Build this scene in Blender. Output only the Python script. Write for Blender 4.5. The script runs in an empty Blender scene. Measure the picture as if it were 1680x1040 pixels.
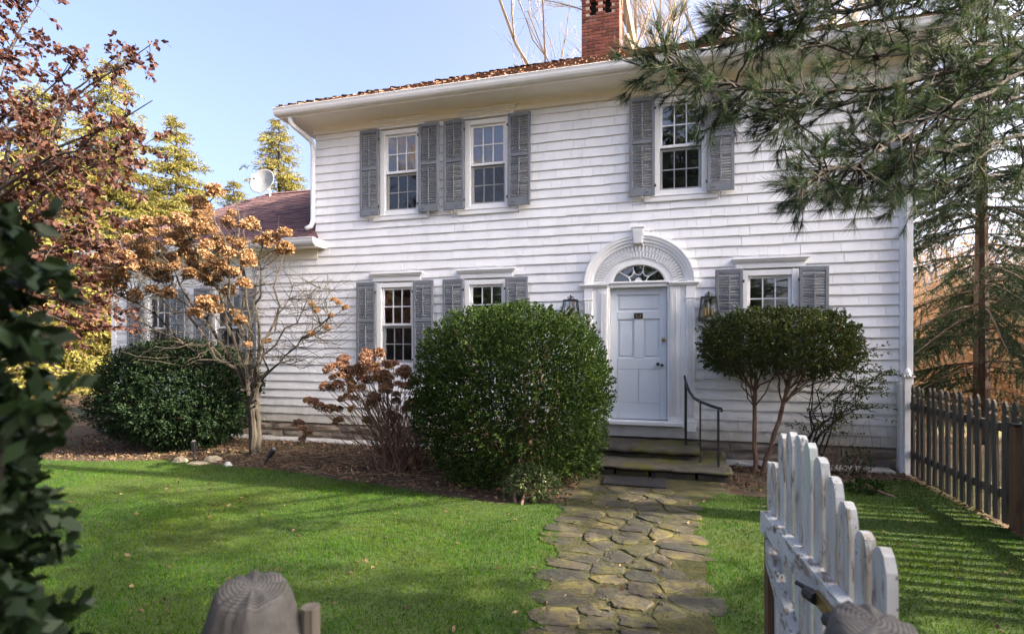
import bpy, math, random
import numpy as np
from mathutils import Vector, Matrix, noise as mnoise

random.seed(11)
rng = np.random.default_rng(11)
SC = bpy.context.scene
COL = SC.collection
R = math.radians

# ---------------------------------------------------------------- camera
cam_d = bpy.data.cameras.new('camera'); cam = bpy.data.objects.new('camera', cam_d); COL.objects.link(cam)
cam.location = (0.352, -8.35, 1.64)
cam.rotation_euler = (R(90), 0, R(15.57))
cam_d.sensor_width = 36.0; cam_d.lens = 19.0; cam_d.shift_y = 48 / 1680
cam_d.clip_start = 0.05; cam_d.clip_end = 800
cam_d.dof.use_dof = True; cam_d.dof.focus_distance = 6.5; cam_d.dof.aperture_fstop = 3.6
SC.camera = cam

# ---------------------------------------------------------------- sky and sun
SUN_AZ, SUN_EL = 2.0, 27.0            # degrees from +X towards +Y, and above the horizon
w = bpy.data.worlds.new('World'); SC.world = w; w.use_nodes = True
nt = w.node_tree; nt.nodes.clear()
sky = nt.nodes.new('ShaderNodeTexSky'); sky.sky_type = 'NISHITA'; sky.sun_disc = False
sky.sun_elevation = R(SUN_EL); sky.sun_rotation = R(90 - SUN_AZ)
sky.air_density = 0.42; sky.dust_density = 9.5; sky.ozone_density = 1.2; sky.altitude = 100
bg = nt.nodes.new('ShaderNodeBackground'); bg.inputs[1].default_value = 0.15
wo = nt.nodes.new('ShaderNodeOutputWorld')
nt.links.new(sky.outputs[0], bg.inputs[0]); nt.links.new(bg.outputs[0], wo.inputs[0])
sun_dir = Vector((math.cos(R(SUN_EL)) * math.cos(R(SUN_AZ)), math.cos(R(SUN_EL)) * math.sin(R(SUN_AZ)), math.sin(R(SUN_EL))))
sl = bpy.data.lights.new('sun', 'SUN'); sl.energy = 4.4; sl.angle = R(0.6); sl.color = (1.0, 0.86, 0.66)
so = bpy.data.objects.new('sun', sl); COL.objects.link(so)
so.rotation_euler = (-sun_dir).to_track_quat('-Z', 'Y').to_euler(); so.location = (20, 0, 20)
SC.view_settings.view_transform = 'Standard'; SC.view_settings.look = 'None'
SC.view_settings.gamma = 1.0; SC.view_settings.exposure = 2.6
SC.view_settings.use_white_balance = True; SC.view_settings.white_balance_temperature = 6450; SC.view_settings.white_balance_tint = 10
SC.view_settings.use_curve_mapping = False
SC.render.resolution_x = 1024; SC.render.resolution_y = 633
SC.render.engine = 'CYCLES'

# ---------------------------------------------------------------- helpers
ORG = {}; KIDS = {}
def tag(o, label=None, cat=None, group=None, kind=None):
    if label: o['label'] = label
    if cat: o['category'] = cat
    if group: o['group'] = group
    if kind: o['kind'] = kind
    return o
def link(name, data, parent=None, at=(0, 0, 0), m=None):
    o = bpy.data.objects.new(name, data); COL.objects.link(o)
    ORG[o.name] = Vector(at)
    if parent is not None:
        o.parent = parent; o.location = Vector(at) - ORG[parent.name]; KIDS.setdefault(parent.name, []).append(o)
    else:
        o.location = at
    if m is not None and data is not None:
        if not data.materials: data.materials.append(m)
    return o
def thing(name, label, cat, at=(0, 0, 0), group=None, parent=None):
    o = link(name, None, parent, at); o.empty_display_size = 0.2
    return tag(o, label, cat, group)
def npmesh(name, V, F, smooth=False):
    V = np.ascontiguousarray(V, np.float32); F = np.ascontiguousarray(F, np.int32)
    me = bpy.data.meshes.new(name); m, k = F.shape
    me.vertices.add(len(V)); me.vertices.foreach_set('co', V.ravel())
    me.loops.add(m * k); me.loops.foreach_set('vertex_index', F.ravel())
    me.polygons.add(m); me.polygons.foreach_set('loop_start', np.arange(0, m * k, k, dtype=np.int32))
    if smooth: me.polygons.foreach_set('use_smooth', np.ones(m, bool))
    me.update(calc_edges=True)
    return me
class MB:
    def __init__(s): s.v = []; s.f = []
    def add(s, V, F):
        b = len(s.v); s.v += [tuple(p) for p in V]; s.f += [tuple(i + b for i in q) for q in F]
    def box(s, x0, x1, y0, y1, z0, z1, M=None):
        V = [Vector(p) for p in ((x0,y0,z0),(x1,y0,z0),(x1,y1,z0),(x0,y1,z0),(x0,y0,z1),(x1,y0,z1),(x1,y1,z1),(x0,y1,z1))]
        if M is not None: V = [M @ p for p in V]
        s.add(V, ((0,3,2,1),(4,5,6,7),(0,1,5,4),(1,2,6,5),(2,3,7,6),(3,0,4,7)))
        return s
    def bbox(s, x0, x1, y0, y1, z0, z1, b=.004, M=None):     # box with chamfered edges
        V = []
        for sx, X in ((1, x0), (-1, x1)):
            for sy, Y in ((1, y0), (-1, y1)):
                for sz, Z in ((1, z0), (-1, z1)):
                    V += [(X, Y + sy*b, Z + sz*b), (X + sx*b, Y, Z + sz*b), (X + sx*b, Y + sy*b, Z)]
        def i(a, bb, c, k): return (a*4 + bb*2 + c)*3 + k
        F = []
        for a in (0, 1): F.append([i(a,0,0,0), i(a,1,0,0), i(a,1,1,0), i(a,0,1,0)])
        for a in (0, 1): F.append([i(0,a,0,1), i(1,a,0,1), i(1,a,1,1), i(0,a,1,1)])
        for a in (0, 1): F.append([i(0,0,a,2), i(1,0,a,2), i(1,1,a,2), i(0,1,a,2)])
        for a in (0, 1):
            for c in (0, 1):
                F.append([i(a,c,0,0), i(a,c,1,0), i(a,c,1,1), i(a,c,0,1)])
                F.append([i(a,0,c,0), i(a,1,c,0), i(a,1,c,2), i(a,0,c,2)])
                F.append([i(0,a,c,1), i(1,a,c,1), i(1,a,c,2), i(0,a,c,2)])
        for a in (0, 1):
            for bb in (0, 1):
                for c in (0, 1): F.append([i(a,bb,c,0), i(a,bb,c,1), i(a,bb,c,2)])
        if M is not None: V = [M @ Vector(p) for p in V]
        s.add(V, F); return s
    def prism(s, poly, fn, a, b):          # poly: 2-D points; fn(u, v, t) -> 3-D point
        n = len(poly); V = [fn(u, v, a) for u, v in poly] + [fn(u, v, b) for u, v in poly]
        F = [tuple(range(n))[::-1], tuple(range(n, 2*n))] + [(i, (i+1) % n, (i+1) % n + n, i + n) for i in range(n)]
        s.add(V, F); return s
    def tube(s, pts, rad, n=6, cap=True):
        P = [Vector(p) for p in pts]; m = len(P)
        if not hasattr(rad, '__len__'): rad = [rad]*m
        V = []; ref = None
        for i in range(m):
            d = (P[min(i+1, m-1)] - P[max(i-1, 0)])
            if d.length < 1e-9: d = Vector((0, 0, 1))
            d.normalize()
            if ref is None: ref = d.orthogonal().normalized()
            ref = (ref - d*ref.dot(d))
            ref = ref.normalized() if ref.length > 1e-6 else d.orthogonal().normalized()
            q = d.cross(ref)
            for k in range(n):
                a = 2*math.pi*k/n
                V.append(P[i] + (ref*math.cos(a) + q*math.sin(a))*rad[i])
        F = [(i*n+k, i*n+(k+1) % n, (i+1)*n+(k+1) % n, (i+1)*n+k) for i in range(m-1) for k in range(n)]
        if cap: F += [tuple(range(n))[::-1], tuple(range((m-1)*n, m*n))]
        s.add(V, F); return s
    def lathe(s, prof, c=(0, 0, 0), n=16):
        V = []; m = len(prof)
        for r, z in prof:
            for k in range(n):
                a = 2*math.pi*k/n; V.append((c[0]+r*math.cos(a), c[1]+r*math.sin(a), c[2]+z))
        F = [(i*n+k, i*n+(k+1) % n, (i+1)*n+(k+1) % n, (i+1)*n+k) for i in range(m-1) for k in range(n)]
        F += [tuple(range(n))[::-1], tuple(range((m-1)*n, m*n))]
        s.add(V, F); return s
    def mesh(s, name, smooth=False):
        me = bpy.data.meshes.new(name); me.from_pydata([tuple(p) for p in s.v], [], s.f)
        if smooth: me.polygons.foreach_set('use_smooth', np.ones(len(me.polygons), bool))
        me.update(); return me
    def build(s, name, m, parent=None, smooth=False, origin=None):
        # vertices are in world metres; the object's origin is put at `origin` for top-level things
        if origin is not None:
            s.v = [(p[0]-origin[0], p[1]-origin[1], p[2]-origin[2]) for p in s.v]
        return link(name, s.mesh(name, smooth), parent, origin if origin is not None else (0, 0, 0), m)
def copy_tree(o, parent=None):
    c = o.copy(); COL.objects.link(c)
    if parent is not None: c.parent = parent
    for ch in KIDS.get(o.name, []): copy_tree(ch, c)
    return c

# ---------------------------------------------------------------- materials
def ramp(nt, stops):
    n = nt.nodes.new('ShaderNodeValToRGB'); e = n.color_ramp.elements
    while len(e) > 1: e.remove(e[-1])
    e[0].position = stops[0][0]; e[0].color = (*stops[0][1], 1)
    for p, c in stops[1:]:
        k = e.new(p); k.color = (*c, 1)
    return n
def pos_noise(nt, scale, detail=4, rough=.55, dist=0., obj=False):
    if obj:
        g = nt.nodes.new('ShaderNodeTexCoord'); src = g.outputs['Object']
    else:
        g = nt.nodes.new('ShaderNodeNewGeometry'); src = g.outputs['Position']
    mp = nt.nodes.new('ShaderNodeMapping'); nt.links.new(src, mp.inputs[0])
    mp.inputs['Scale'].default_value = scale if hasattr(scale, '__len__') else (scale,)*3
    t = nt.nodes.new('ShaderNodeTexNoise'); t.inputs['Scale'].default_value = 1
    t.inputs['Detail'].default_value = detail; t.inputs['Roughness'].default_value = rough
    t.inputs['Distortion'].default_value = dist
    nt.links.new(mp.outputs[0], t.inputs['Vector']); return t
def mix(nt, fac, a, b, mode='MIX'):
    n = nt.nodes.new('ShaderNodeMix'); n.data_type = 'RGBA'; n.blend_type = mode
    for sock, v in ((n.inputs[0], fac), (n.inputs[6], a), (n.inputs[7], b)):
        if hasattr(v, 'links') or hasattr(v, 'is_linked'): nt.links.new(v, sock)
        elif hasattr(v, '__len__'): sock.default_value = (*v, 1)
        else: sock.default_value = v
    return n.outputs[2]
def pm(name, stops, scale=3, rough=.7, bump=None, patches=None, island=None, spec=.3, metal=0., detail=5, obj=False, streak=None):
    """base ramp over noise; patches = list of (scale, lo, hi, colour); bump = (scale, strength, distance)"""
    m = bpy.data.materials.new(name); m.use_nodes = True; nt = m.node_tree
    b = nt.nodes['Principled BSDF']; b.inputs['Roughness'].default_value = rough
    b.inputs['Specular IOR Level'].default_value = spec; b.inputs['Metallic'].default_value = metal
    t = pos_noise(nt, scale, detail, obj=obj); r = ramp(nt, stops); nt.links.new(t.outputs[0], r.inputs[0])
    c = r.outputs[0]
    for p in patches or []:
        q = pos_noise(nt, p[0], 6, .65, obj=obj); rr = ramp(nt, [(p[1], (0, 0, 0)), (p[2], (1, 1, 1))])
        nt.links.new(q.outputs[0], rr.inputs[0]); c = mix(nt, rr.outputs[0], c, p[3])
    if island:
        g = nt.nodes.new('ShaderNodeNewGeometry'); oi = nt.nodes.new('ShaderNodeObjectInfo')
        ad = nt.nodes.new('ShaderNodeMath'); ad.operation = 'ADD'
        nt.links.new(g.outputs['Random Per Island'], ad.inputs[0]); nt.links.new(oi.outputs['Random'], ad.inputs[1])
        fr = nt.nodes.new('ShaderNodeMath'); fr.operation = 'FRACT'; nt.links.new(ad.outputs[0], fr.inputs[0])
        rr = ramp(nt, island); nt.links.new(fr.outputs[0], rr.inputs[0]); c = mix(nt, 1.0, c, rr.outputs[0], 'MULTIPLY')
    nt.links.new(c, b.inputs['Base Color'])
    if bump:
        q = pos_noise(nt, bump[0], 6, .6, obj=obj); bp = nt.nodes.new('ShaderNodeBump')
        bp.inputs['Strength'].default_value = bump[1]; bp.inputs['Distance'].default_value = bump[2]
        nt.links.new(q.outputs[0], bp.inputs['Height']); nt.links.new(bp.outputs[0], b.inputs['Normal'])
    return m
def leafmat(name, stops, trans=.3, rough=.5, spec=.35, tcol=None, scale=None, patch=None):
    m = bpy.data.materials.new(name); m.use_nodes = True; nt = m.node_tree
    b = nt.nodes['Principled BSDF']; b.inputs['Roughness'].default_value = rough; b.inputs['Specular IOR Level'].default_value = spec
    g = nt.nodes.new('ShaderNodeNewGeometry'); r = ramp(nt, stops); nt.links.new(g.outputs['Random Per Island'], r.inputs[0])
    c = r.outputs[0]
    if scale:
        t = pos_noise(nt, scale[0], 3); rr = ramp(nt, [(.35, (scale[1],)*3), (.65, (scale[2],)*3)]); nt.links.new(t.outputs[0], rr.inputs[0])
        c = mix(nt, 1.0, c, rr.outputs[0], 'MULTIPLY')
    if patch:
        t = pos_noise(nt, patch[0], 5, .65); rr = ramp(nt, [(patch[1], (0, 0, 0)), (patch[2], (.75,)*3)]); nt.links.new(t.outputs[0], rr.inputs[0]); c = mix(nt, rr.outputs[0], c, patch[3])
    nt.links.new(c, b.inputs['Base Color'])
    tr = nt.nodes.new('ShaderNodeBsdfTranslucent')
    nt.links.new(mix(nt, 1.0, c, tcol or (1.15, 1.1, .7), 'MULTIPLY'), tr.inputs[0])
    ms = nt.nodes.new('ShaderNodeMixShader'); ms.inputs[0].default_value = trans
    nt.links.new(b.outputs[0], ms.inputs[1]); nt.links.new(tr.outputs[0], ms.inputs[2])
    nt.links.new(ms.outputs[0], nt.nodes['Material Output'].inputs[0]); return m
def flat(name, c, rough=.5, metal=0., spec=.4):
    return pm(name, [(.3, tuple(x*.88 for x in c)), (.7, tuple(min(1, x*1.08) for x in c))], 6, rough, spec=spec, metal=metal)
M = {}
M['shingle'] = pm('white_shingle_paint', [(.25, (.74, .74, .745)), (.5, (.82, .82, .82)), (.8, (.86, .86, .85))], (3, 3, 1.2), .62,
    bump=((70, 70, 4), .35, .004), patches=[((2.2, 2, 7), .66, .82, (.66, .64, .60)), ((9, 9, 1.2), .70, .84, (.62, .61, .58))],
    island=[(0, (.94, .94, .95)), (.5, (.98, .98, .98)), (1, (1, 1, 1))])
def splash(m):      # grime and mildew thrown up from the ground onto the lowest courses
    nt = m.node_tree; b = nt.nodes['Principled BSDF']; old = b.inputs['Base Color'].links[0].from_socket
    g = nt.nodes.new('ShaderNodeNewGeometry'); sp = nt.nodes.new('ShaderNodeSeparateXYZ'); nt.links.new(g.outputs['Position'], sp.inputs[0])
    r = ramp(nt, [(.28, (.85,)*3), (.62, (.0,)*3)]); t = pos_noise(nt, (3, 3, 1.5), 6, .7); a = nt.nodes.new('ShaderNodeMath'); a.operation = 'MULTIPLY_ADD'; a.inputs[1].default_value = -.7
    nt.links.new(t.outputs[0], a.inputs[0]); q = nt.nodes.new('ShaderNodeMath'); q.operation = 'ADD'; q.inputs[1].default_value = .30; nt.links.new(sp.outputs[2], q.inputs[0]); nt.links.new(q.outputs[0], a.inputs[2])
    nt.links.new(a.outputs[0], r.inputs[0]); nt.links.new(mix(nt, r.outputs[0], old, (.40, .37, .30)), b.inputs['Base Color'])
splash(M['shingle'])
M['white'] = pm('white_trim_paint', [(.3, (.76, .76, .76)), (.7, (.84, .84, .83))], 4, .5, bump=((40, 40, 8), .12, .003),
    patches=[((5, 5, 9), .68, .85, (.64, .62, .58))])
M['sheath'] = flat('wall_sheathing', (.42, .40, .37), .9)
M['cream'] = pm('cream_soffit_paint', [(.3, (.74, .70, .62)), (.7, (.80, .77, .69))], 1.5, .6)
M['gutter'] = pm('gutter_enamel', [(.3, (.70, .71, .72)), (.7, (.78, .79, .80))], 3, .35, patches=[((2, 2, 12), .62, .85, (.45, .43, .39))], spec=.5)
M['shutter'] = pm('grey_shutter_paint', [(.3, (.155, .17, .19)), (.7, (.205, .22, .24))], (4, 4, 3), .55, bump=((50, 50, 10), .15, .003),
    island=[(0, (.9, .9, .9)), (1, (1.05, 1.05, 1.05))])
M['door'] = pm('pale_grey_door_paint', [(.3, (.60, .645, .69)), (.7, (.66, .70, .74))], (2, 2, 1), .42, bump=((25, 25, 3), .08, .003), patches=[((4, 4, 14), .70, .85, (.50, .52, .54))])
M['black'] = flat('black_iron', (.018, .018, .02), .45, 0, .5)
M['brass'] = flat('old_brass', (.30, .22, .10), .4, .8)
M['candle'] = flat('amber_candle_sleeve', (.62, .44, .18), .6)
M['interior'] = flat('interior_plaster', (.34, .15, .07), .9)
M['intfloor'] = flat('interior_boards', (.10, .055, .03), .7)
M['box'] = flat('cardboard', (.50, .25, .10), .8)
M['brick'] = pm('red_brick', [(.25, (.13, .042, .030)), (.5, (.20, .066, .045)), (.8, (.27, .115, .08))], (14, 14, 14), .85, bump=((60, 60, 60), .4, .004),
    island=[(0, (.45, .45, .48)), (.35, (.85, .85, .85)), (.8, (1.1, 1.1, 1.1)), (1, (.60, .55, .55))], patches=[((3, 3, 5), .58, .72, (.13, .085, .075))])
M['mortar'] = pm('lime_mortar', [(.3, (.36, .27, .22)), (.7, (.48, .39, .33))], 12, .95)
M['flue_dark'] = flat('flue_dark', (.012, .011, .01), .95)
M['shake'] = pm('weathered_shake', [(.25, (.085, .05, .038)), (.5, (.15, .088, .062)), (.8, (.22, .145, .105))], (8, 3, 3), .9, bump=((60, 8, 8), .5, .006),
    island=[(0, (.78, .78, .78)), (.5, (.95, .92, .9)), (1, (1.05, 1.02, 1.0))], spec=.04, patches=[((5, 5, 5), .62, .74, (.16, .17, .06))])
M['asphalt'] = pm('asphalt_shingle', [(.3, (.085, .046, .05)), (.7, (.135, .078, .08))], 30, .95, bump=((160, 160, 160), .4, .003),
    island=[(0, (.62, .62, .66)), (.5, (.92, .9, .9)), (1, (1.18, 1.1, 1.06))])
M['found'] = pm('foundation_stone', [(.25, (.15, .13, .11)), (.5, (.23, .20, .165)), (.8, (.30, .27, .23))], 5, .9, bump=((22, 22, 22), .7, .012),
    island=[(0, (.75, .72, .70)), (.5, (1, .98, .95)), (1, (1.1, 1.0, .92))], patches=[((4, 4, 9), .60, .75, (.12, .115, .07))])
M['step'] = pm('mossy_step_stone', [(.25, (0.0300, 0.0270, 0.0216)), (.5, (0.0600, 0.0540, 0.0432)), (.8, (0.0960, 0.0870, 0.0690))], 6, .85, bump=((20, 20, 34), .8, .012),
    patches=[((2.6, 2.6, 1.5), .50, .60, (.075, .072, .016)), ((9, 9, 9), .66, .74, (.21, .21, .19))])
M['flag'] = pm('flagstone', [(.25, (0.0185, 0.0176, 0.0150)), (.5, (0.0330, 0.0304, 0.0247)), (.8, (0.0507, 0.0454, 0.0353))], 7, .85, bump=((30, 30, 30), .7, .010),
    island=[(0, (.55, .60, .62)), (.35, (.85, .86, .84)), (.7, (1.05, 1.0, .92)), (1, (1.4, 1.28, 1.08))], patches=[((3.5, 3.5, 3.5), .48, .62, (.062, .058, .018)), ((16, 16, 16), .69, .75, (.22, .22, .20))])
M['moss'] = pm('moss_and_thatch', [(.25, (0.0152, 0.0123, 0.0061)), (.45, (0.0244, 0.0258, 0.0066)), (.6, (0.0379, 0.0326, 0.0112)), (.8, (0.0542, 0.0437, 0.0204))], 9, .95, bump=((45, 45, 45), .9, .02))
M['lawn'] = pm('lawn_soil', [(.25, (0.0215, 0.0362, 0.0075)), (.5, (0.0312, 0.0561, 0.0097)), (.8, (0.0488, 0.0646, 0.0135))], 3, .95, bump=((60, 60, 60), .8, .02))
M['ground'] = pm('leaf_litter_ground', [(.25, (.075, .05, .03)), (.5, (.13, .085, .05)), (.8, (.18, .125, .07))], 1.2, .95, bump=((14, 14, 14), .9, .04), patches=[((.35, .35, .35), .52, .66, (.10, .11, .03))])
M['bed'] = pm('bark_mulch', [(.25, (.032, .022, .015)), (.5, (.060, .042, .027)), (.8, (.10, .072, .046))], 14, .95, bump=((50, 50, 50), 1., .03), patches=[((1.6, 1.6, 1.6), .58, .68, (.07, .085, .02))])
M['concrete'] = pm('pale_ledge_stone', [(.3, (.34, .33, .31)), (.7, (.48, .47, .45))], 5, .9, bump=((30, 30, 30), .4, .006))
M['greywood'] = pm('weathered_grey_wood', [(.25, (.065, .056, .045)), (.5, (.11, .096, .078)), (.8, (.16, .145, .12))], (40, 40, 2.5), .85, bump=((90, 90, 4), .6, .006),
    island=[(0, (.72, .70, .66)), (1, (1.1, 1.06, 1.02))], patches=[((7, 7, 2), .63, .75, (.085, .095, .05))])
M['brownwood'] = pm('brown_stained_post', [(.3, (.10, .055, .03)), (.7, (.17, .10, .055))], (30, 30, 2), .75, bump=((60, 60, 4), .5, .005))
M['peel'] = pm('peeling_white_paint', [(.25, (.34, .34, .31)), (.5, (.49, .49, .455)), (.8, (.60, .60, .56))], (9, 9, 2), .7, bump=((60, 60, 8), .5, .004),
    patches=[((22, 22, 3.5), .50, .60, (.37, .33, .26)), ((40, 40, 9), .56, .62, (.20, .175, .14)), ((60, 60, 60), .64, .67, (.045, .045, .04)), ((5, 5, 3), .56, .70, (.44, .52, .40))])
M['peel_rail'] = pm('badly_peeled_paint', [(.25, (.36, .36, .34)), (.5, (.52, .52, .49)), (.8, (.62, .62, .58))], (9, 4, 9), .75, bump=((60, 20, 60), .7, .006),
    patches=[((30, 9, 30), .53, .58, (.26, .21, .16)), ((50, 14, 50), .60, .64, (.05, .047, .04))])
M['bark_grey'] = pm('grey_brown_bark', [(.25, (0.0217, 0.0182, 0.0148)), (.5, (0.0412, 0.0347, 0.0278)), (.8, (0.0651, 0.0564, 0.0456))], (14, 14, 4), .9, bump=((40, 40, 10), .8, .02), patches=[((5, 5, 5), .60, .7, (.10, .115, .07))])
M['bark_brown'] = pm('reddish_bark', [(.25, (.085, .05, .035)), (.7, (.17, .105, .075))], (16, 16, 5), .9, bump=((40, 40, 10), .7, .015))
M['bark_dark'] = pm('dark_bark', [(.25, (.022, .018, .015)), (.7, (.048, .039, .032))], (14, 14, 5), .9, bump=((40, 40, 10), .8, .02))
M['bark_pale'] = pm('pale_tan_bark', [(.25, (.22, .17, .12)), (.7, (.36, .29, .21))], (3, 3, 1), .9)
M['twig'] = pm('tan_twig', [(.3, (.20, .125, .075)), (.7, (.32, .21, .13))], 5, .85)
M['dish'] = flat('satellite_dish_grey', (.17, .18, .19), .6)
M['rubber'] = pm('black_rubber_mat', [(.3, (.012, .012, .013)), (.7, (.022, .022, .024))], 20, .7, bump=((90, 90, 90), .5, .004))
M['rock'] = pm('tan_fieldstone', [(.3, (.24, .20, .13)), (.7, (.38, .33, .23))], 10, .9, bump=((30, 30, 30), .7, .01))
def glassmat():
    m = bpy.data.materials.new('window_glass'); m.use_nodes = True; nt = m.node_tree; nt.nodes.remove(nt.nodes['Principled BSDF'])
    tr = nt.nodes.new('ShaderNodeBsdfTransparent'); tr.inputs[0].default_value = (.80, .82, .82, 1)
    gl = nt.nodes.new('ShaderNodeBsdfGlossy'); gl.inputs['Roughness'].default_value = .0; gl.inputs[0].default_value = (1, 1, 1, 1)
    t = pos_noise(nt, 2.2, 1); bp = nt.nodes.new('ShaderNodeBump'); bp.inputs['Strength'].default_value = .06; bp.inputs['Distance'].default_value = .05
    nt.links.new(t.outputs[0], bp.inputs['Height']); nt.links.new(bp.outputs[0], gl.inputs['Normal'])
    lw = nt.nodes.new('ShaderNodeFresnel'); lw.inputs[0].default_value = 1.9
    ad = nt.nodes.new('ShaderNodeMath'); ad.operation = 'MULTIPLY_ADD'; ad.inputs[1].default_value = 1.0; ad.inputs[2].default_value = .08; ad.use_clamp = True
    nt.links.new(lw.outputs[0], ad.inputs[0])
    ms = nt.nodes.new('ShaderNodeMixShader'); nt.links.new(ad.outputs[0], ms.inputs[0])
    nt.links.new(tr.outputs[0], ms.inputs[1]); nt.links.new(gl.outputs[0], ms.inputs[2])
    nt.links.new(ms.outputs[0], nt.nodes['Material Output'].inputs[0]); return m
M['glass'] = glassmat()
def ringmat():
    m = pm('post_end_grain', [(.3, (.055, .051, .045)), (.7, (.115, .108, .096))], (20, 20, 20), .85, bump=((70, 70, 8), .6, .006), obj=True, patches=[((9, 9, 9), .62, .72, (.06, .066, .042))])
    nt = m.node_tree; b = nt.nodes['Principled BSDF']; old = b.inputs['Base Color'].links[0].from_socket
    tc = nt.nodes.new('ShaderNodeTexCoord'); mp = nt.nodes.new('ShaderNodeMapping'); nt.links.new(tc.outputs['Object'], mp.inputs[0])
    mp.inputs['Scale'].default_value = (1, 1, .55)
    wv = nt.nodes.new('ShaderNodeTexWave'); wv.wave_type = 'RINGS'; wv.rings_direction = 'Z'
    wv.inputs['Scale'].default_value = 46; wv.inputs['Distortion'].default_value = .5; wv.inputs['Detail'].default_value = 3; wv.inputs['Detail Scale'].default_value = 1.2
    nt.links.new(mp.outputs[0], wv.inputs['Vector'])
    rr = ramp(nt, [(.20, (.55, .54, .52)), (.7, (1.2, 1.2, 1.24))]); nt.links.new(wv.outputs[0], rr.inputs[0])
    # rings only where the surface faces up (the sawn, end-grain face)
    g = nt.nodes.new('ShaderNodeNewGeometry'); sp = nt.nodes.new('ShaderNodeSeparateXYZ'); nt.links.new(g.outputs['True Normal'], sp.inputs[0])
    fr = ramp(nt, [(.45, (0, 0, 0)), (.8, (1, 1, 1))]); nt.links.new(sp.outputs[2], fr.inputs[0])
    c2 = mix(nt, 1.0, old, rr.outputs[0], 'MULTIPLY'); nt.links.new(mix(nt, fr.outputs[0], old, c2), b.inputs['Base Color']); return m
M['ring'] = ringmat()
def screenmat():
    m = bpy.data.materials.new('insect_screen'); m.use_nodes = True; nt = m.node_tree; b = nt.nodes['Principled BSDF']; b.inputs['Base Color'].default_value = (.010, .011, .013, 1); b.inputs['Roughness'].default_value = .8; b.inputs['Specular IOR Level'].default_value = .05
    b.inputs['Alpha'].default_value = .38; return m
M['screen'] = screenmat()
M['bark_brown2'] = pm('spruce_bark', [(.25, (.05, .032, .025)), (.7, (.10, .066, .05))], (14, 14, 5), .9, bump=((30, 30, 9), .9, .02))
M['box_leaf'] = leafmat('boxwood_leaf', [(0, (0.0115, 0.0245, 0.0072)), (.5, (0.0230, 0.0461, 0.0108)), (.9, (0.0418, 0.0706, 0.0144)), (1, (0.0792, 0.1008, 0.0202))], .22, .7, .08)
M['dark_leaf'] = leafmat('dark_evergreen_leaf', [(0, (0.0086, 0.0202, 0.0094)), (.6, (0.0173, 0.0360, 0.0144)), (1, (0.0324, 0.0540, 0.0216))], .15, .6, .12)
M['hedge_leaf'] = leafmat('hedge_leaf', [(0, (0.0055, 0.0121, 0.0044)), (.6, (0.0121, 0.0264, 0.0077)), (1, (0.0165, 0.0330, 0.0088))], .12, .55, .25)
M['varieg'] = leafmat('variegated_leaf', [(0, (.03, .06, .02)), (.5, (.06, .10, .03)), (.8, (.12, .15, .06)), (1, (.36, .37, .22))], .25, .5)
M['top_leaf'] = leafmat('topiary_leaf', [(0, (0.0188, 0.0338, 0.0105)), (.5, (0.0375, 0.0615, 0.0150)), (.88, (0.0638, 0.0863, 0.0195)), (1, (0.1200, 0.0675, 0.0300))], .3, .5, .25)
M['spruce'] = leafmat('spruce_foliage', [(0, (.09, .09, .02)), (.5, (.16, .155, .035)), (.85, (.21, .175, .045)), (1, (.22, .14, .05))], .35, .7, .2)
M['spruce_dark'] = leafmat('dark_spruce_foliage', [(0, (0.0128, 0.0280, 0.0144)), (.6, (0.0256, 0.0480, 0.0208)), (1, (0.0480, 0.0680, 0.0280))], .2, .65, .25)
M['pine'] = leafmat('pine_needle', [(0, (0.0150, 0.0340, 0.0218)), (.5, (0.0272, 0.0530, 0.0306)), (.9, (0.0510, 0.0748, 0.0340)), (1, (0.1020, 0.0816, 0.0340))], .25, .6, .12)
M['maple'] = leafmat('withered_maple_leaf', [(0, (0.0290, 0.0125, 0.0128)), (.5, (0.0551, 0.0239, 0.0197)), (.85, (0.0870, 0.0406, 0.0261)), (1, (0.1392, 0.0728, 0.0406))], .3, .6, .2, tcol=(1.3, .9, .6))
M['petal'] = leafmat('dried_hydrangea_petal', [(0, (0.1539, 0.0878, 0.0484)), (.5, (0.2651, 0.1588, 0.0847)), (1, (0.4104, 0.2842, 0.1615))], .35, .75, .15, tcol=(1.2, .95, .6))
M['petal_red'] = leafmat('russet_hydrangea_petal', [(0, (.10, .055, .04)), (.5, (.17, .095, .065)), (1, (.29, .18, .12))], .3, .75, .15, tcol=(1.2, .9, .65))
M['grass'] = leafmat('grass_blade', [(0, (0.0171, 0.0585, 0.0032)), (.6, (0.0299, 0.0952, 0.0042)), (.92, (0.0530, 0.1144, 0.0063)), (1, (0.1456, 0.1373, 0.0262))], .3, .8, .04, scale=(2.2, .75, 1.2), patch=(.7, .45, .70, (.075, .085, .012)))
M['litter'] = leafmat('dead_leaf', [(0, (.05, .033, .022)), (.5, (.105, .068, .042)), (1, (.22, .15, .095))], .15, .85, .1)

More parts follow.
